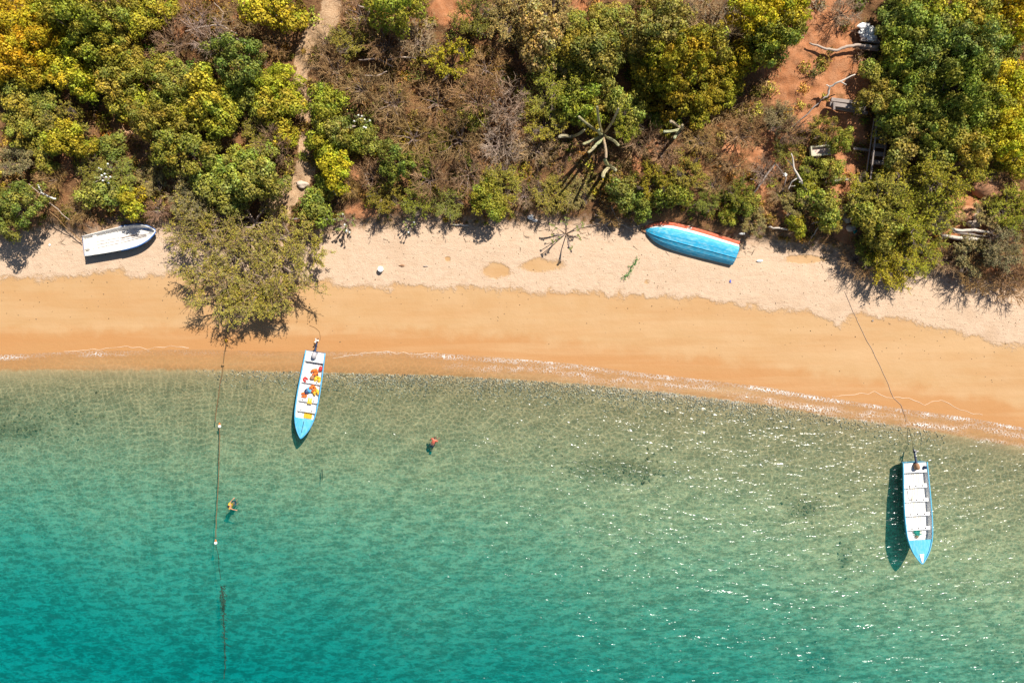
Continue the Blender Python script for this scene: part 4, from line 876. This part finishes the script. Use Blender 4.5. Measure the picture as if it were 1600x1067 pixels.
rope('stern_line', [(1420,668),(1423,680),(1427,700),(1429,716)], .014, M_ROPED, 'short end of mooring line reaching the moored boat stern', z=lambda x, y: np.interp(y, [668, 690, 716], [-.02, -.1, .5]), wob=.01)
rope('stern_line', [(484,508),(492,511),(499,518),(501,527),(500,536)], .016, M_ROPE, 'short curved line from sand to left boat motor', wob=.01)
rope('bow_line', [(127,376),(110,362),(90,342),(70,322),(45,298),(20,272)], .03, M_ROPE, 'tan rope climbing from beached white boat into scrub', z=lambda x, y: ag(x, y).z+np.interp(x, [20, 90, 127], [1.0, .6, .35]))
rope('bow_line', [(45,288),(70,310),(90,328),(115,350)], .025, M_DEADB, 'second pale line slanting through the scrub at left', z=lambda x, y: ag(x, y).z+.9)

# ------------------------------------------------------------------ people
def skin_body(name, J, E, m_, parent=None, sub=2):
    me = bpy.data.meshes.new(name); me.from_pydata([j[0] for j in J], E, []); o = bpy.data.objects.new(name, me); col.objects.link(o)
    md = o.modifiers.new('s', 'SKIN'); md.use_smooth_shade = True
    for i, j in enumerate(J):
        sv = me.skin_vertices[0].data[i]; r = j[1]; sv.radius = r if isinstance(r, tuple) else (r, r); sv.use_root = (i == 0)
    o.modifiers.new('b', 'SUBSURF').levels = sub; o.modifiers['b'].render_levels = sub
    dg = bpy.context.evaluated_depsgraph_get(); dg.update(); ev = o.evaluated_get(dg); m2_ = bpy.data.meshes.new_from_object(ev); o.modifiers.clear(); o.data = m2_; m2_.materials.clear(); m2_.materials.append(m_)
    m2_.polygons.foreach_set('use_smooth', [True]*len(m2_.polygons))
    if parent: o.parent = parent
    return o
def hand(J, E, base, wrist, d, side):
    """five short fingers rooted in the palm"""
    d = Vector(d).normalized(); s_ = Vector(side).normalized(); pi = len(J); J.append((tuple(Vector(wrist)+d*.07), (.04, .02))); E.append((base, pi))
    for k, (o_, l) in enumerate(((-.032, .065), (-.011, .08), (.011, .075), (.032, .06))):
        a = Vector(wrist)+d*.11+s_*o_; J.append((tuple(a), .011)); E.append((pi, len(J)-1)); J.append((tuple(a+d*l+Vector((0, 0, -.012))), .009)); E.append((len(J)-2, len(J)-1))
    a = Vector(wrist)+d*.05+s_*.05; J.append((tuple(a), .012)); E.append((pi, len(J)-1)); J.append((tuple(a+d*.04+s_*.025), .01)); E.append((len(J)-2, len(J)-1))
# swimmer 1: prone with snorkel; local +y = head direction
J = [((0,0,-.04),(.15,.11)),((0,.18,.0),(.14,.10)),((0,.38,.05),(.17,.11)),((0,.50,.04),(.12,.09)),((0,.57,.03),.06),((0,.66,.03),(.085,.09)),((0,.74,.03),(.07,.08)),
     ((.19,.45,.0),.06),((.30,.30,-.15),.045),((.27,.48,-.32),.033),((-.19,.45,.0),.06),((-.30,.26,-.12),.045),((-.30,.10,-.30),.033),
     ((.10,-.10,-.08),.095),((.12,-.48,-.22),.06),((.12,-.84,-.34),.04),((.12,-.92,-.40),.035),((-.10,-.10,-.08),.095),((-.14,-.46,-.26),.06),((-.16,-.82,-.42),.04),((-.16,-.90,-.48),.035)]
E = [(0,1),(1,2),(2,3),(3,4),(4,5),(5,6),(3,7),(7,8),(8,9),(3,10),(10,11),(11,12),(0,13),(13,14),(14,15),(15,16),(0,17),(17,18),(18,19),(19,20)]
hand(J, E, 9, J[9][0], (0, 1, -.4), (1, 0, 0)); hand(J, E, 12, J[12][0], (0, -1, -.5), (-1, 0, 0))
p = at(675.5, 694, 0); p1 = empty('person', (p.x, p.y, -.05), (math.radians(22), 0, math.radians(-25))); p1.scale = (.88,)*3; tag(p1, 'person swimming face down in coral red shirt and dark shorts', 'person')
skin_body('body', J, E, M_SKIN, p1)
M_CORAL = paint('coral_shirt', (.66,.13,.08), .7, (.6,.25,.18), .5)
skin_body('shirt', [((0,.02,-.03),(.165,.125)),((0,.18,.005),(.155,.12)),((0,.38,.055),(.185,.125)),((0,.49,.045),(.13,.10)),((.2,.45,.0),.075),((.26,.36,-.09),.062),((-.2,.45,.0),.075),((-.27,.34,-.08),.062)], [(0,1),(1,2),(2,3),(3,4),(4,5),(3,6),(6,7)], M_CORAL, p1)
skin_body('shorts', [((0,-.02,-.05),(.165,.125)),((.10,-.14,-.09),.11),((.115,-.34,-.16),.09),((-.10,-.14,-.09),.11),((-.125,-.34,-.19),.09)], [(0,1),(1,2),(0,3),(3,4)], M_NAVY, p1)
mb = MB(); mb.ball((0, .70, .055), .105, 10, 7, .1, (.95, 1.05, .9), 2); mb.build('hair', paint('brown_hair', (.10,.04,.02), .6), p1, True)
for sx, zz in ((.12, -.42), (-.16, -.50)):
    mb = MB(); mb.add([Vector((sx+dx, dy, zz+dz+t)) for t in (0, .02) for dx, dy, dz in ((-.05,-.88,0),(-.1,-1.3,-.12),(.1,-1.3,-.12),(.05,-.88,0))], [(3,2,1,0),(4,5,6,7),(0,1,5,4),(1,2,6,5),(2,3,7,6),(3,0,4,7)]); mb.build('swim_fin', M_TEAL, p1)
# swimmer 2: upright in a yellow life jacket, arms spread to the right
J = [((0,0,-.75),(.15,.12)),((0,0,-.5),(.13,.11)),((0,0,-.2),(.16,.12)),((0,0,-.04),(.12,.09)),((0,0,.04),.055),((.01,0,.13),(.085,.075)),((.02,0,.22),(.08,.07)),
     ((.03,.19,-.06),.058),((.16,.36,-.04),.043),((.34,.50,.0),.032),((.03,-.19,-.06),.058),((.22,-.30,-.04),.043),((.42,-.36,-.02),.032),
     ((.02,.10,-.82),.09),((.16,.14,-1.2),.06),((-.05,.15,-1.55),.04),((.05,.15,-1.6),.03),((.02,-.10,-.82),.09),((.2,-.14,-1.18),.06),((.05,-.15,-1.52),.04),((.15,-.15,-1.58),.03)]
E2 = [(0,1),(1,2),(2,3),(3,4),(4,5),(5,6),(3,7),(7,8),(8,9),(3,10),(10,11),(11,12),(0,13),(13,14),(14,15),(15,16),(0,17),(17,18),(18,19),(19,20)]
hand(J, E2, 9, J[9][0], (.8, .6, 0), (-.6, .8, 0)); hand(J, E2, 12, J[12][0], (1, -.2, 0), (-.2, -1, 0))
p = at(358.5, 790, .1); p2 = empty('person', (p.x, p.y, .13), (0, 0, math.radians(5))); p2.scale = (.9,)*3; tag(p2, 'person floating in bright yellow life jacket with both arms outstretched', 'person')
skin_body('body', J, E2, M_SKIN, p2)
skin_body('life_jacket', [((-.01,.0,-.5),(.17,.15)),((-.01,0,-.25),(.20,.17)),((-.02,0,-.08),(.19,.15)),((0,.17,-.02),(.075,.09)),((.09,.27,-.02),(.05,.07)),((0,-.17,-.02),(.075,.09)),((.09,-.27,-.02),(.05,.07))], [(0,1),(1,2),(2,3),(3,4),(2,5),(5,6)], M_YEL, p2)
skin_body('shorts', [((0,0,-.76),(.17,.14)),((.02,.10,-.86),.11),((.10,.12,-1.05),.09),((.02,-.10,-.86),.11),((.12,-.12,-1.05),.09)], [(0,1),(1,2),(0,3),(3,4)], M_NAVY, p2)
mb = MB(); mb.ball((0, 0, .20), .10, 10, 7, .1, (.98, .9, 1), 2); mb.build('hair', M_HAIR, p2, True)

# ------------------------------------------------------------------ cactus
M_CAC = vegmat('cactus_skin', 0, .6, .3, 5)
def arm(mb, pts, r): 
    n_ = len(pts); mb.tube(pts, [r*(.75 if i == 0 else (.55 if i == n_-1 else 1)) for i in range(n_)], 14, lobes=.28, c=(1, 1, 1))
def cactus(cx, cy, tips, r, label, base_h=.9, topc=(.50,.45,.28)):
    g = ag(cx, cy); root = empty('columnar_cactus', g); tag(root, label, 'cactus', 'columnar cacti')
    mb = MB(); mb.tube([(0, 0, -.3), (0, 0, base_h*.6), (0, 0, base_h)], [r*1.5, r*1.35, r*1.2], 12, .2, c=(.8, .7, .6)); o = mb.build('trunk', M_CAC, root); o.color = (.30,.26,.16,1)
    for (tx, ty, h_) in tips:
        e = at(tx, ty, g.z+h_)-g; e.z = h_; P_ = []; bend_ = random.uniform(-.14, .14)
        for k in range(9):
            t = k/8; bw = math.sin(t*PI)*bend_; q = Vector((e.x*t**.85-e.y*bw, e.y*t**.85+e.x*bw, base_h*.85+(h_-base_h*.85)*t**1.25)); P_.append(q)
        P_.append(P_[-1]+(P_[-1]-P_[-2])*.25)
        mb = MB(); arm(mb, P_, r*random.uniform(.88, 1.1)); o = mb.build('cactus_arm', M_CAC, root); o.color = (*[c*random.uniform(.9, 1.1) for c in topc], 1)
cactus(940, 216, [(905,183,3.2),(933,168,3.6),(966,171,3.7),(912,225,3.0),(920,238,3.3),(926,232,2.6),(947,246,3.4),(966,227,3.2),(936,203,4.0),(931,226,2.0)], .085, 'tall star-shaped columnar cactus with ten grey-green arms', 1.0)
cactus(893, 216, [(874,214,2.4),(913,203,2.2)], .10, 'cactus arm pair reaching left of the star-shaped cactus', .5)
cactus(952, 262, [(962,266,1.9),(942,276,2.0),(945,250,1.6)], .12, 'small low cactus just below the star-shaped cactus', .5)
cactus(1062, 205, [(1048,190,1.8),(1038,206,1.9),(1054,216,1.9),(1066,196,2.2)], .10, 'smaller pale-armed cactus under trees right of the star-shaped one', .7)

# ------------------------------------------------------------------ dead wood
def deadtree(name, paths, m_, label, cat, group='bleached dead wood', h=.5):
    P0 = paths[0][0]; g = ag(*P0[:2]); root = empty(name, g); tag(root, label, cat, group)
    for i, (a, *rest) in enumerate(paths):
        pts = [a]+list(rest); L = []; R_ = []
        for (x0, y0, z0, r0), (x1, y1, z1, r1) in zip(pts[:-1], pts[1:]):
            for k in range(4):
                t = k/4; x, y = x0+(x1-x0)*t, y0+(y1-y0)*t; q = ag(x, y, z0+(z1-z0)*t); L.append(Vector((q.x+random.gauss(0, .02), q.y+random.gauss(0, .02), q.z+z0+(z1-z0)*t+r0))-g); R_.append(r0+(r1-r0)*t)
        x, y, z, r = pts[-1]; q = ag(x, y, z); L.append(Vector((q.x, q.y, q.z+z+r))-g); R_.append(r)
        mb = MB(); mb.tube(L, R_, 8); mb.build('trunk' if i == 0 else 'branch', m_, root, True)
deadtree('fallen_branch', [[(1264,68,.3,.05),(1290,78,.3,.08),(1306,80,.3,.09),(1322,74,.35,.10),(1340,72,.35,.10),(1370,75,.3,.12)]], M_DEADB, 'curved pale fallen trunk across top of bare red slope', 'fallen trunk')
deadtree('fallen_branch', [[(1284,156,.3,.05),(1293,150,.6,.07),(1296,136,.9,.07),(1312,128,1.1,.06),(1336,117,1.3,.03)],[(1312,128,1.1,.05),(1322,133,1.1,.03)],[(1296,136,.9,.05),(1290,134,.9,.03)]], M_DRIFT, 'forked white dead branch standing above the wooden beams', 'dead branch')
deadtree('fallen_branch', [[(1284,156,.2,.05),(1262,178,.1,.04),(1230,205,.1,.025)]], M_WOOD, 'thin dark branch slanting down the red soil', 'dead branch')
deadtree('log', [[(1279,287,.2,.07),(1295,285,.2,.09),(1312,281,.2,.10),(1328,282,.2,.09)]], M_DRIFT, 'short cream log on red soil below wooden trough', 'log')
deadtree('dead_tree', [[(1265,312,.4,.05),(1258,296,.8,.07),(1248,278,1.1,.08),(1240,262,1.3,.06),(1236,240,1.4,.03)],[(1248,278,1.1,.05),(1236,284,1.0,.04),(1232,296,.9,.02)],[(1248,284,1.0,.05),(1262,289,.8,.04),(1275,287,.6,.03)],[(1240,262,1.3,.04),(1230,250,1.2,.02)],[(1242,290,.9,.03),(1233,292,.8,.02)]], M_DRIFT, 'bare branching grey-white dead tree below the red slope', 'dead tree')
deadtree('dead_branch', [[(60,290,.6,.05),(66,301,.6,.06),(76,308,.6,.06),(88,311,.55,.05)]], M_CHALK, 'short curved white branch in scrub at far left', 'dead branch')
deadtree('dead_branch', [[(455,343,.3,.05),(480,340,.35,.07),(500,342,.3,.06),(530,344,.2,.04)],[(500,342,.3,.05),(498,330,.4,.03)],[(480,340,.3,.04),(470,350,.2,.02)]], M_WOOD, 'dark fallen branch along the foot of the footpath', 'dead branch')
deadtree('dead_branch', [[(570,270,.6,.04),(576,288,.6,.04),(590,305,.6,.05),(600,318,.5,.04),(612,328,.4,.03)],[(576,288,.6,.03),(565,292,.6,.02)],[(590,305,.6,.03),(572,308,.5,.03)]], M_DEADB, 'pale forked twiggy branch right of the footpath foot', 'dead branch')
deadtree('log', [[(706,334,.05,.04),(722,335,.05,.05)],], M_DRIFT, 'small cream stick lying at top of beach centre', 'log')
deadtree('log', [[(708,351,.05,.05),(722,352,.05,.06),(732,352,.05,.05)]], M_DRIFT, 'pale log at edge of sand near beach centre', 'log')
deadtree('driftwood', [[(1469,368,.25,.09),(1490,372,.25,.13),(1515,374,.25,.15),(1532,375,.25,.10)]], M_DRIFT, 'lowest thick white driftwood log at right', 'driftwood')
deadtree('driftwood', [[(1478,354,.5,.06),(1495,361,.5,.10),(1520,360,.5,.12),(1548,364,.5,.07)]], M_DRIFT, 'grey driftwood log across middle of the pile at right', 'driftwood')
deadtree('driftwood', [[(1484,362,.45,.05),(1510,366,.5,.08),(1545,370,.4,.05)]], M_WOOD, 'dark grey driftwood wedged between white logs', 'driftwood')
deadtree('driftwood', [[(1502,384,.25,.05),(1506,379,.3,.06),(1518,380,.3,.06),(1524,386,.3,.05),(1524,392,.2,.04)]], M_DRIFT, 'hooked white driftwood piece below the driftwood pile', 'driftwood')
deadtree('fallen_branch', [[(1408,384,.5,.05),(1424,388,.5,.08),(1440,396,.5,.10),(1458,408,.4,.10),(1466,415,.3,.07)]], M_DEADB, 'mossy fallen trunk slanting under yellow-green trees at right', 'fallen trunk')
deadtree('dead_branch', [[(1262,382,.1,.03),(1272,366,.3,.04),(1284,346,.5,.05)],[(1284,346,.5,.04),(1268,350,.5,.03)],[(1272,366,.3,.03),(1266,372,.1,.02)]], M_DEADB, 'leaning pale dead sapling at edge of sand', 'dead branch')
deadtree('log', [[(1200,355,.1,.05),(1216,357,.1,.06),(1230,359,.1,.05)]], M_DRIFT, 'grey log at the sand edge right of upturned boat', 'log')
deadtree('plank', [[(1040,352,.1,.05),(1052,353,.1,.06),(1078,354,.1,.05)]], M_DRIFT, 'long cream pole behind the upturned boat', 'pole')
deadtree('log', [[(1066,357,.1,.04),(1074,357,.1,.10),(1082,357,.1,.07)]], M_CHALK, 'stubby white log end beside the cream pole', 'log')
deadtree('dead_branch', [[(960,345,.2,.04),(945,352,.2,.03),(925,347,.2,.02)],[(945,352,.2,.03),(955,365,.1,.02)],[(960,345,.2,.03),(985,358,.1,.03),(1000,352,.1,.02)],[(930,335,.3,.04),(950,345,.2,.03),(970,352,.1,.02)],[(955,322,.5,.04),(962,338,.3,.03),(968,348,.1,.02)],[(925,352,.1,.03),(905,356,.1,.02)]], M_DEADB, 'heap of fallen brown twigs on sand left of upturned boat', 'dead branch')
deadtree('dead_branch', [[(1210,255,.4,.06),(1190,285,.5,.06),(1175,305,.5,.04)],[(1190,285,.5,.04),(1172,280,.5,.03)],[(1210,255,.4,.05),(1228,278,.4,.04),(1222,300,.3,.03)]], M_WOOD, 'dark crooked branch in middle of dry brush', 'dead branch')
deadtree('dead_branch', [[(795,142,.8,.05),(770,165,.9,.06),(748,180,.9,.05),(720,205,.8,.04)],[(748,180,.9,.04),(735,165,.9,.03),(718,150,.9,.02)],[(770,165,.9,.04),(755,145,.9,.03)]], M_DEADB, 'greyish bare limbs spreading in centre of the brush', 'dead branch')
deadtree('dead_branch', [[(372,55,.8,.05),(345,40,.9,.06),(320,42,.9,.05),(290,50,.8,.04)],[(345,40,.9,.04),(350,20,.9,.03),(335,5,.9,.02)],[(385,70,.8,.05),(365,58,.9,.05),(330,62,.8,.03)]], M_DEADB, 'pale grey bare limbs near top left of the brush', 'dead branch')
deadtree('dead_branch', [[(565,118,.8,.05),(590,120,.9,.05),(605,112,.9,.03)],[(605,95,.9,.05),(625,90,1,.05),(650,92,.9,.03)],[(560,95,.8,.04),(590,92,.9,.05),(615,105,.9,.03)],[(625,90,1,.04),(632,68,1,.03)]], M_DEADB, 'tangle of pale bare limbs above the dry centre', 'dead branch')
deadtree('dead_branch', [[(560,10,.8,.05),(580,15,.9,.05),(590,28,.9,.04)],[(580,15,.9,.04),(570,35,.9,.03)],[(540,20,.8,.04),(556,32,.9,.03)]], M_DEADB, 'grey curling bare limbs at top edge of photo', 'dead branch')

# ------------------------------------------------------------------ built things on the slope
g = ag(1281, 236, .4); tr_ = empty('wooden_trough', g, (0, 0, math.radians(5))); tag(tr_, 'small open wooden trough frame with upright stick on slope', 'trough')
for (x, y, sx, sy) in ((0, .29, 1.30, .09), (0, -.29, 1.30, .13), (-.61, 0, .10, .49), (.61, 0, .10, .49)):
    mb = MB(); mb.box((0, 0, 0), (sx, sy, .28), bev=.01); mb.build('side_plank', paint('pale_green_wood', (.50,.47,.33), .8, (.3,.25,.18), .7), tr_, loc=(x, y, .40))
mb = MB(); mb.box((0, 0, 0), (1.13, .46, .04)); mb.build('base_board', paint('pinkish_board', (.62,.46,.38), .8), tr_, loc=(0, 0, .29))
for x in (-.6, .6):
    for y in (-.3, .3): mb = MB(); mb.box((0, 0, 0), (.07, .07, .7)); mb.build('leg', M_WOOD, tr_, loc=(x, y, -.03))
mb = MB(); mb.tube([(0, 0, 0), (.02, .35, .12), (.04, .80, .2)], .035, 6); mb.build('stick', M_DRIFT, tr_, loc=(.40, .33, .45))
def beamset(name, items, label, cat, m_=M_WOOD, dz=.35, cz=(1300, 165)):
    g = ag(*cz); root = empty(name, g); tag(root, label, cat)
    for nm_, x0, y0, x1, y1, wd, th_, z in items:
        a = ag(x0, y0, z); b = ag(x1, y1, z); a.z += z; b.z += z; d = b-a; mb = MB(); mb.box((0, 0, 0), (d.length, wd, th_), bev=.01); o = mb.build(nm_, m_, root); q = d.to_track_quat('X', 'Z').to_matrix().to_4x4(); o.matrix_local = Matrix.Translation((a+b)/2-g) @ q
    return root
beamset('retaining_wall', [('beam',1298,156,1352,163,.24,.2,.3),('beam',1296,163,1352,171,.26,.22,.45),('beam',1300,168,1355,177,.2,.2,.25),('post',1302,160,1302,172,.14,.3,.6)], 'dark low wall of three stacked timber beams above steps', 'timber wall')
beamset('wooden_steps', [('rail',1372,178,1360,280,.09,.09,.8),('rail',1366,185,1354,268,.07,.07,.6),('rail',1392,180,1380,250,.07,.07,.5)]+[('tread',1368-i*1.6,188+i*13,1390-i*1.6,190+i*13,.30,.08,.3+.03*(i % 2)) for i in range(6)], 'grey wooden steps with pole rails beneath grove edge', 'steps', cz=(1370, 220))
beamset('wooden_beam', [('beam',1333,232,1358,235,.16,.12,.35)], 'short grey timber lying left of the wooden steps', 'beam', cz=(1345, 233))
beamset('wooden_beam', [('beam',1344,62,1374,66,.2,.16,.4),('beam',1340,74,1372,78,.2,.16,.3)], 'pair of dark timbers at top of the bare red slope', 'beam', cz=(1355, 70))
# rocks
M_RROCK = paint('red_rock', (.50,.26,.14), .9, (.34,.15,.08), .8, .1, 1.6); M_PROCK = paint('pale_rock', (.62,.50,.40), .9, (.40,.28,.19), .6, .1, 1.6)
RK = [(1500,338,16,9,'r','rounded red rock left of the driftwood'),(1482,342,9,8,'r','small red rock at left end of boulder row'),(1512,330,11,9,'r','red boulder above middle of driftwood'),(1528,336,9,7,'p','pale flat stone above the driftwood'),(1545,345,12,9,'r','reddish boulder at right end of driftwood'),(1522,350,11,6,'p','pale stone just above the driftwood'),
      (1562,340,14,9,'r','sandy red boulder right of the driftwood'),(1545,290,30,18,'r','large smooth orange rock slab beside right trees'),(1522,272,14,11,'r','round red-brown boulder above the orange rock slab'),(1575,300,16,16,'r','orange boulder at right end of rock slab'),(1478,326,8,12,'r','dark red leaning rock beneath yellow-green trees'),
      (1316,330,8,6,'p','pale stone in pile under grove edge'),(1324,342,9,7,'p','flat pinkish stone in the pile'),(1314,352,10,7,'r','red stone at foot of the pile'),(1330,356,8,6,'p','small pale stone at foot of the pile'),(1308,340,7,6,'p','small stone at left of the pile'),(1326,326,6,6,'r','topmost red stone of the pile'),
      (472,288,9,6,'p','pale stone on the sandy footpath'),(1236,345,6,4,'p','little pale stone by bright green shrub'),(1008,360,7,4,'r','reddish stone at bow of the upturned boat')]
for i, (x, y, rx, ry, c, lab) in enumerate(RK):
    mb = MB(); mb.ball((0, 0, 0), 1, 16, 10, .40, (1, 1, 1), i+60); mb.v = [tuple(Vector(q)*(1+.12*mnoise.noise(Vector(q)*4+Vector((i, 0, 0))))) for q in mb.v]
    rx_, ry_ = rx/PXM, ry/PXM; h_ = min(rx_, ry_)*.75; mb.v = [(a*rx_, b*ry_, cc*h_) for a, b, cc in mb.v]; g = ag(x, y, h_*.3); o = mb.build('boulder', M_RROCK if c == 'r' else M_PROCK, None, True, loc=(g.x, g.y, g.z+h_*.25)); tag(o, lab, 'rock', 'rocks on the bluff')
for i, (x, y, s_) in enumerate([(1350,42,.32),(1360,48,.36),(1353,56,.3),(1363,60,.28),(1346,50,.2),(1410,2,.3)]):
    mb = MB(); mb.ball((0, 0, 0), s_, 10, 7, .5, (1.2, .8, .5), i+5); g = ag(x, y, .4); o = mb.build('white_rock', M_CHALK, None, False, loc=(g.x, g.y, g.z+.4)); tag(o, ['topmost of white rocks at head of red slope','right middle of white rocks at head of red slope','lower left of white rocks at head of red slope','lowest white rock at head of red slope','smallest leftmost white rock at head of red slope','lone white rock at top edge above the grove'][i], 'rock', 'white rocks')
# litter and small finds on the sand
g = ag(596, 421); mb = MB(); mb.tube([(0, 0, 0), (0, 0, .1), (0, 0, .32)], [.14, .17, .19], 14); o = mb.build('bucket', M_CHALK, None, True, loc=(g.x, g.y, g.z)); b = MB(); b.tube([(0, 0, .3), (0, 0, .345)], [.2, .2], 14); b.build('lid', M_WHITE, o); tag(o, 'round white tub with lid standing on the dry sand', 'tub')
def scrap(name, px, py, s_, m_, lab, cat, sc_=(1, .7, .4), seed=1, lift=.0):
    mb = MB(); mb.ball((0, 0, 0), s_, 8, 6, .7, sc_, seed); g = ag(px, py, lift); o = mb.build(name, m_, None, False, loc=(g.x, g.y, g.z+s_*sc_[2]*.6+lift)); tag(o, lab, cat); return o
scrap('crumpled_bag', 829, 339, .26, M_CHALK, 'crumpled white plastic bag at edge of scrub', 'bag', seed=3); scrap('crumpled_paper', 836, 345, .18, M_CHALK, 'smaller white scrap beside crumpled bag', 'scrap', seed=4)
scrap('plastic_bottle', 1187, 408, .14, M_CHALK, 'white bottle on sand right of the upturned boat', 'bottle', (1.4, .6, .5), 5)
scrap('blue_bottle', 1141, 440, .09, paint('blue_plastic', (.06,.1,.55), .4), 'tiny blue bottle on sand below the upturned boat', 'bottle', (.6, 1.4, .5), 6)
scrap('coconut_husk', 628, 415, .12, M_TAN, 'brown husk on dry sand near centre', 'husk', (1.7, .6, .5), 7); scrap('driftwood_chip', 665, 416, .1, M_DEADB, 'pale brown wood chip right of the husk', 'wood chip', (1.7, .5, .5), 8)
scrap('white_scrap', 78, 383, .09, M_CHALK, 'tiny white scrap on sand at far left', 'scrap', (1, 1, .5), 9); scrap('white_scrap', 1159, 365, .14, M_CHALK, 'white scrap beneath scrub behind the upturned boat', 'scrap', (1.6, .6, .4), 10)
scrap('white_scrap', 1226, 273, .13, M_CHALK, 'white ball-like scrap among dry brush', 'scrap', (1, 1, .7), 11, .4); scrap('dark_stone', 1363, 501, .07, M_WOOD, 'small dark stone at wet sand edge at right', 'stone', (1, 1, .6), 12)
scrap('teal_scrap', 1335, 361, .16, M_TEAL, 'teal scrap beside the stone pile', 'scrap', (1, 1, .5), 13)
# green vine sprig on the sand
M_SPR = vegmat('sprig_leaf', .1, .5, .2); pts_ = [(995,405),(992,412),(986,418),(984,425),(980,430),(975,433)]; mb = MB(); L = [ag(*q)+Vector((0, 0, .05)) for q in pts_]; mb.tube(L, .025, 5, c=(1, 1, 1))
rr = random.Random(3)
for q in L:
    for k in range(16):
        c = q+Vector((rr.gauss(0, .1), rr.gauss(0, .1), rr.uniform(0, .1))); u = Vector((rr.gauss(0, 1), rr.gauss(0, 1), .3)).normalized()*.05; v = u.cross(Vector((0, 0, 1)))*.6; g_ = rr.uniform(.7, 1.3); mb.add([c-u, c+v, c+u, c-v], [(0, 1, 2, 3)], (g_, g_, g_))
o = mb.build('vine_sprig', M_SPR); o.color = (.10,.27,.06,1); tag(o, 'torn bright green vine sprig lying on dry sand', 'plant')
# plumeria-like bare stems with tufts, at the sand edge and on the slope
def plumeria(px, py, n_, R_, h_, label, white=6, green=True):
    g = ag(px, py); root = empty('flowering_shrub', g); tag(root, label, 'shrub', 'bare-stemmed flowering shrubs'); rr = random.Random(int(px)); mb = MB(); tips = []
    for i in range(n_):
        th = 2*PI*i/n_+rr.uniform(-.6, .6); e = Vector((math.cos(th)*R_*rr.uniform(.4, 1), math.sin(th)*R_*rr.uniform(.4, 1), h_*rr.uniform(.7, 1.05))); m_ = e*.5+Vector((0, 0, .1)); mb.tube([(0, 0, -.1), m_, e], [.04, .03, .022], 5)
        for k in range(2): e2 = m_+(e-m_)*.6+Vector((rr.gauss(0, .2), rr.gauss(0, .2), .2)); mb.tube([m_, e2], [.026, .018], 5); tips.append(e2)
        tips.append(e)
    mb.build('stems', M_DEADB, root, True)
    mb = MB()
    for e in tips:
        for k in range(9):
            a = rr.uniform(0, 6.28); d = Vector((math.cos(a), math.sin(a), rr.uniform(.1, .5))).normalized()*.11; s_ = d.cross(Vector((0, 0, 1)))*.35; gg = rr.uniform(.7, 1.3); mb.add([e, e+d*.5+s_, e+d, e+d*.5-s_], [(0, 1, 2, 3)], (gg, gg, gg))
    o = tag(mb.build('leaf_tufts', M_SPR, root), kind='stuff'); o.color = (.22,.24,.06,1)
    for e in rr.sample(tips, min(white, len(tips))): b = MB(); b.ball(e+Vector((0, 0, .05)), .06, 7, 5, .4); b.build('blossom', M_CHALK, root)
plumeria(543, 352, 9, .75, 1.35, 'bare-stemmed white-flowered shrub casting dotted shadow on sand', 5); plumeria(643, 352, 5, .5, 1.1, 'smaller bare-stemmed shrub at sand edge by centre', 2)
plumeria(566, 200, 7, .6, 1.3, 'white-flowered shrub among dry brush upper centre', 9); plumeria(180, 278, 7, .8, 1.4, 'white-flowered shrub above white beached boat', 9); plumeria(100, 222, 6, .6, 1.2, 'white-flowered shrub in left slope scrub', 5); plumeria(527, 300, 6, .7, 1.2, 'white-flowered shrub beside foot of the footpath', 4)
# thin shrub hanging over the sand, and tall thin trees at right that throw long shadows
plumeria(884, 366, 9, 1.4, 1.4, 'sparse yellow-tufted shrub with bare stems on sand below dry brush', 0)
place_tree(1352, 402, 30, 'D', 'dr', 'bare twiggy tree at sand edge under the yellow-green grove', 'tree', 'thin trees at the sand edge'); place_tree(1405, 408, 34, 'F', 'yb', 'drooping bright yellow-green tree spilling over the sand edge', 'tree', 'thin trees at the sand edge')
place_tree(1530, 430, 30, 'D', 'dr', 'bare twiggy tree at sand edge near the right border', 'tree', 'thin trees at the sand edge'); place_tree(1592, 440, 30, 'D', 'dr', 'bare twiggy tree at the right border beside the sand', 'tree', 'thin trees at the sand edge')

nS = 900; xs_ = RNG.uniform(-40, 40, nS); ys_ = yv(xs_)+RNG.normal(-.15, .55, nS); a_ = RNG.normal(0, .8, nS); L_ = RNG.uniform(.08, .5, nS)
A_ = np.stack([xs_, ys_, H(xs_, ys_)+.03], -1); xe, ye = xs_+np.cos(a_)*L_, ys_+np.sin(a_)*L_; B_ = np.stack([xe, ye, H(xe, ye)+RNG.uniform(.02, .12, nS)], -1)
cc_ = np.array([(.50,.38,.27)])*RNG.uniform(.4, 1.2, (nS, 1))
tag(link('dead_sticks', meshify('dead_sticks', prism(A_, B_, RNG.uniform(.008, .022, nS), np.full(nS, .006), cc_, 4), M_TWIG)), 'small dead sticks and roots strewn along the foot of the bluff', 'sticks', kind='stuff')
p = at(503, 733, -.7); q = at(503, 752, -.8); mb = MB(); mb.tube([p, (p+q)/2+Vector((.03, 0, .02)), q], [.03, .04, .02], 6); tag(mb.build('sunken_stick', M_ROPED), 'thin dark stick lying on the sea bed below left boat', 'stick')
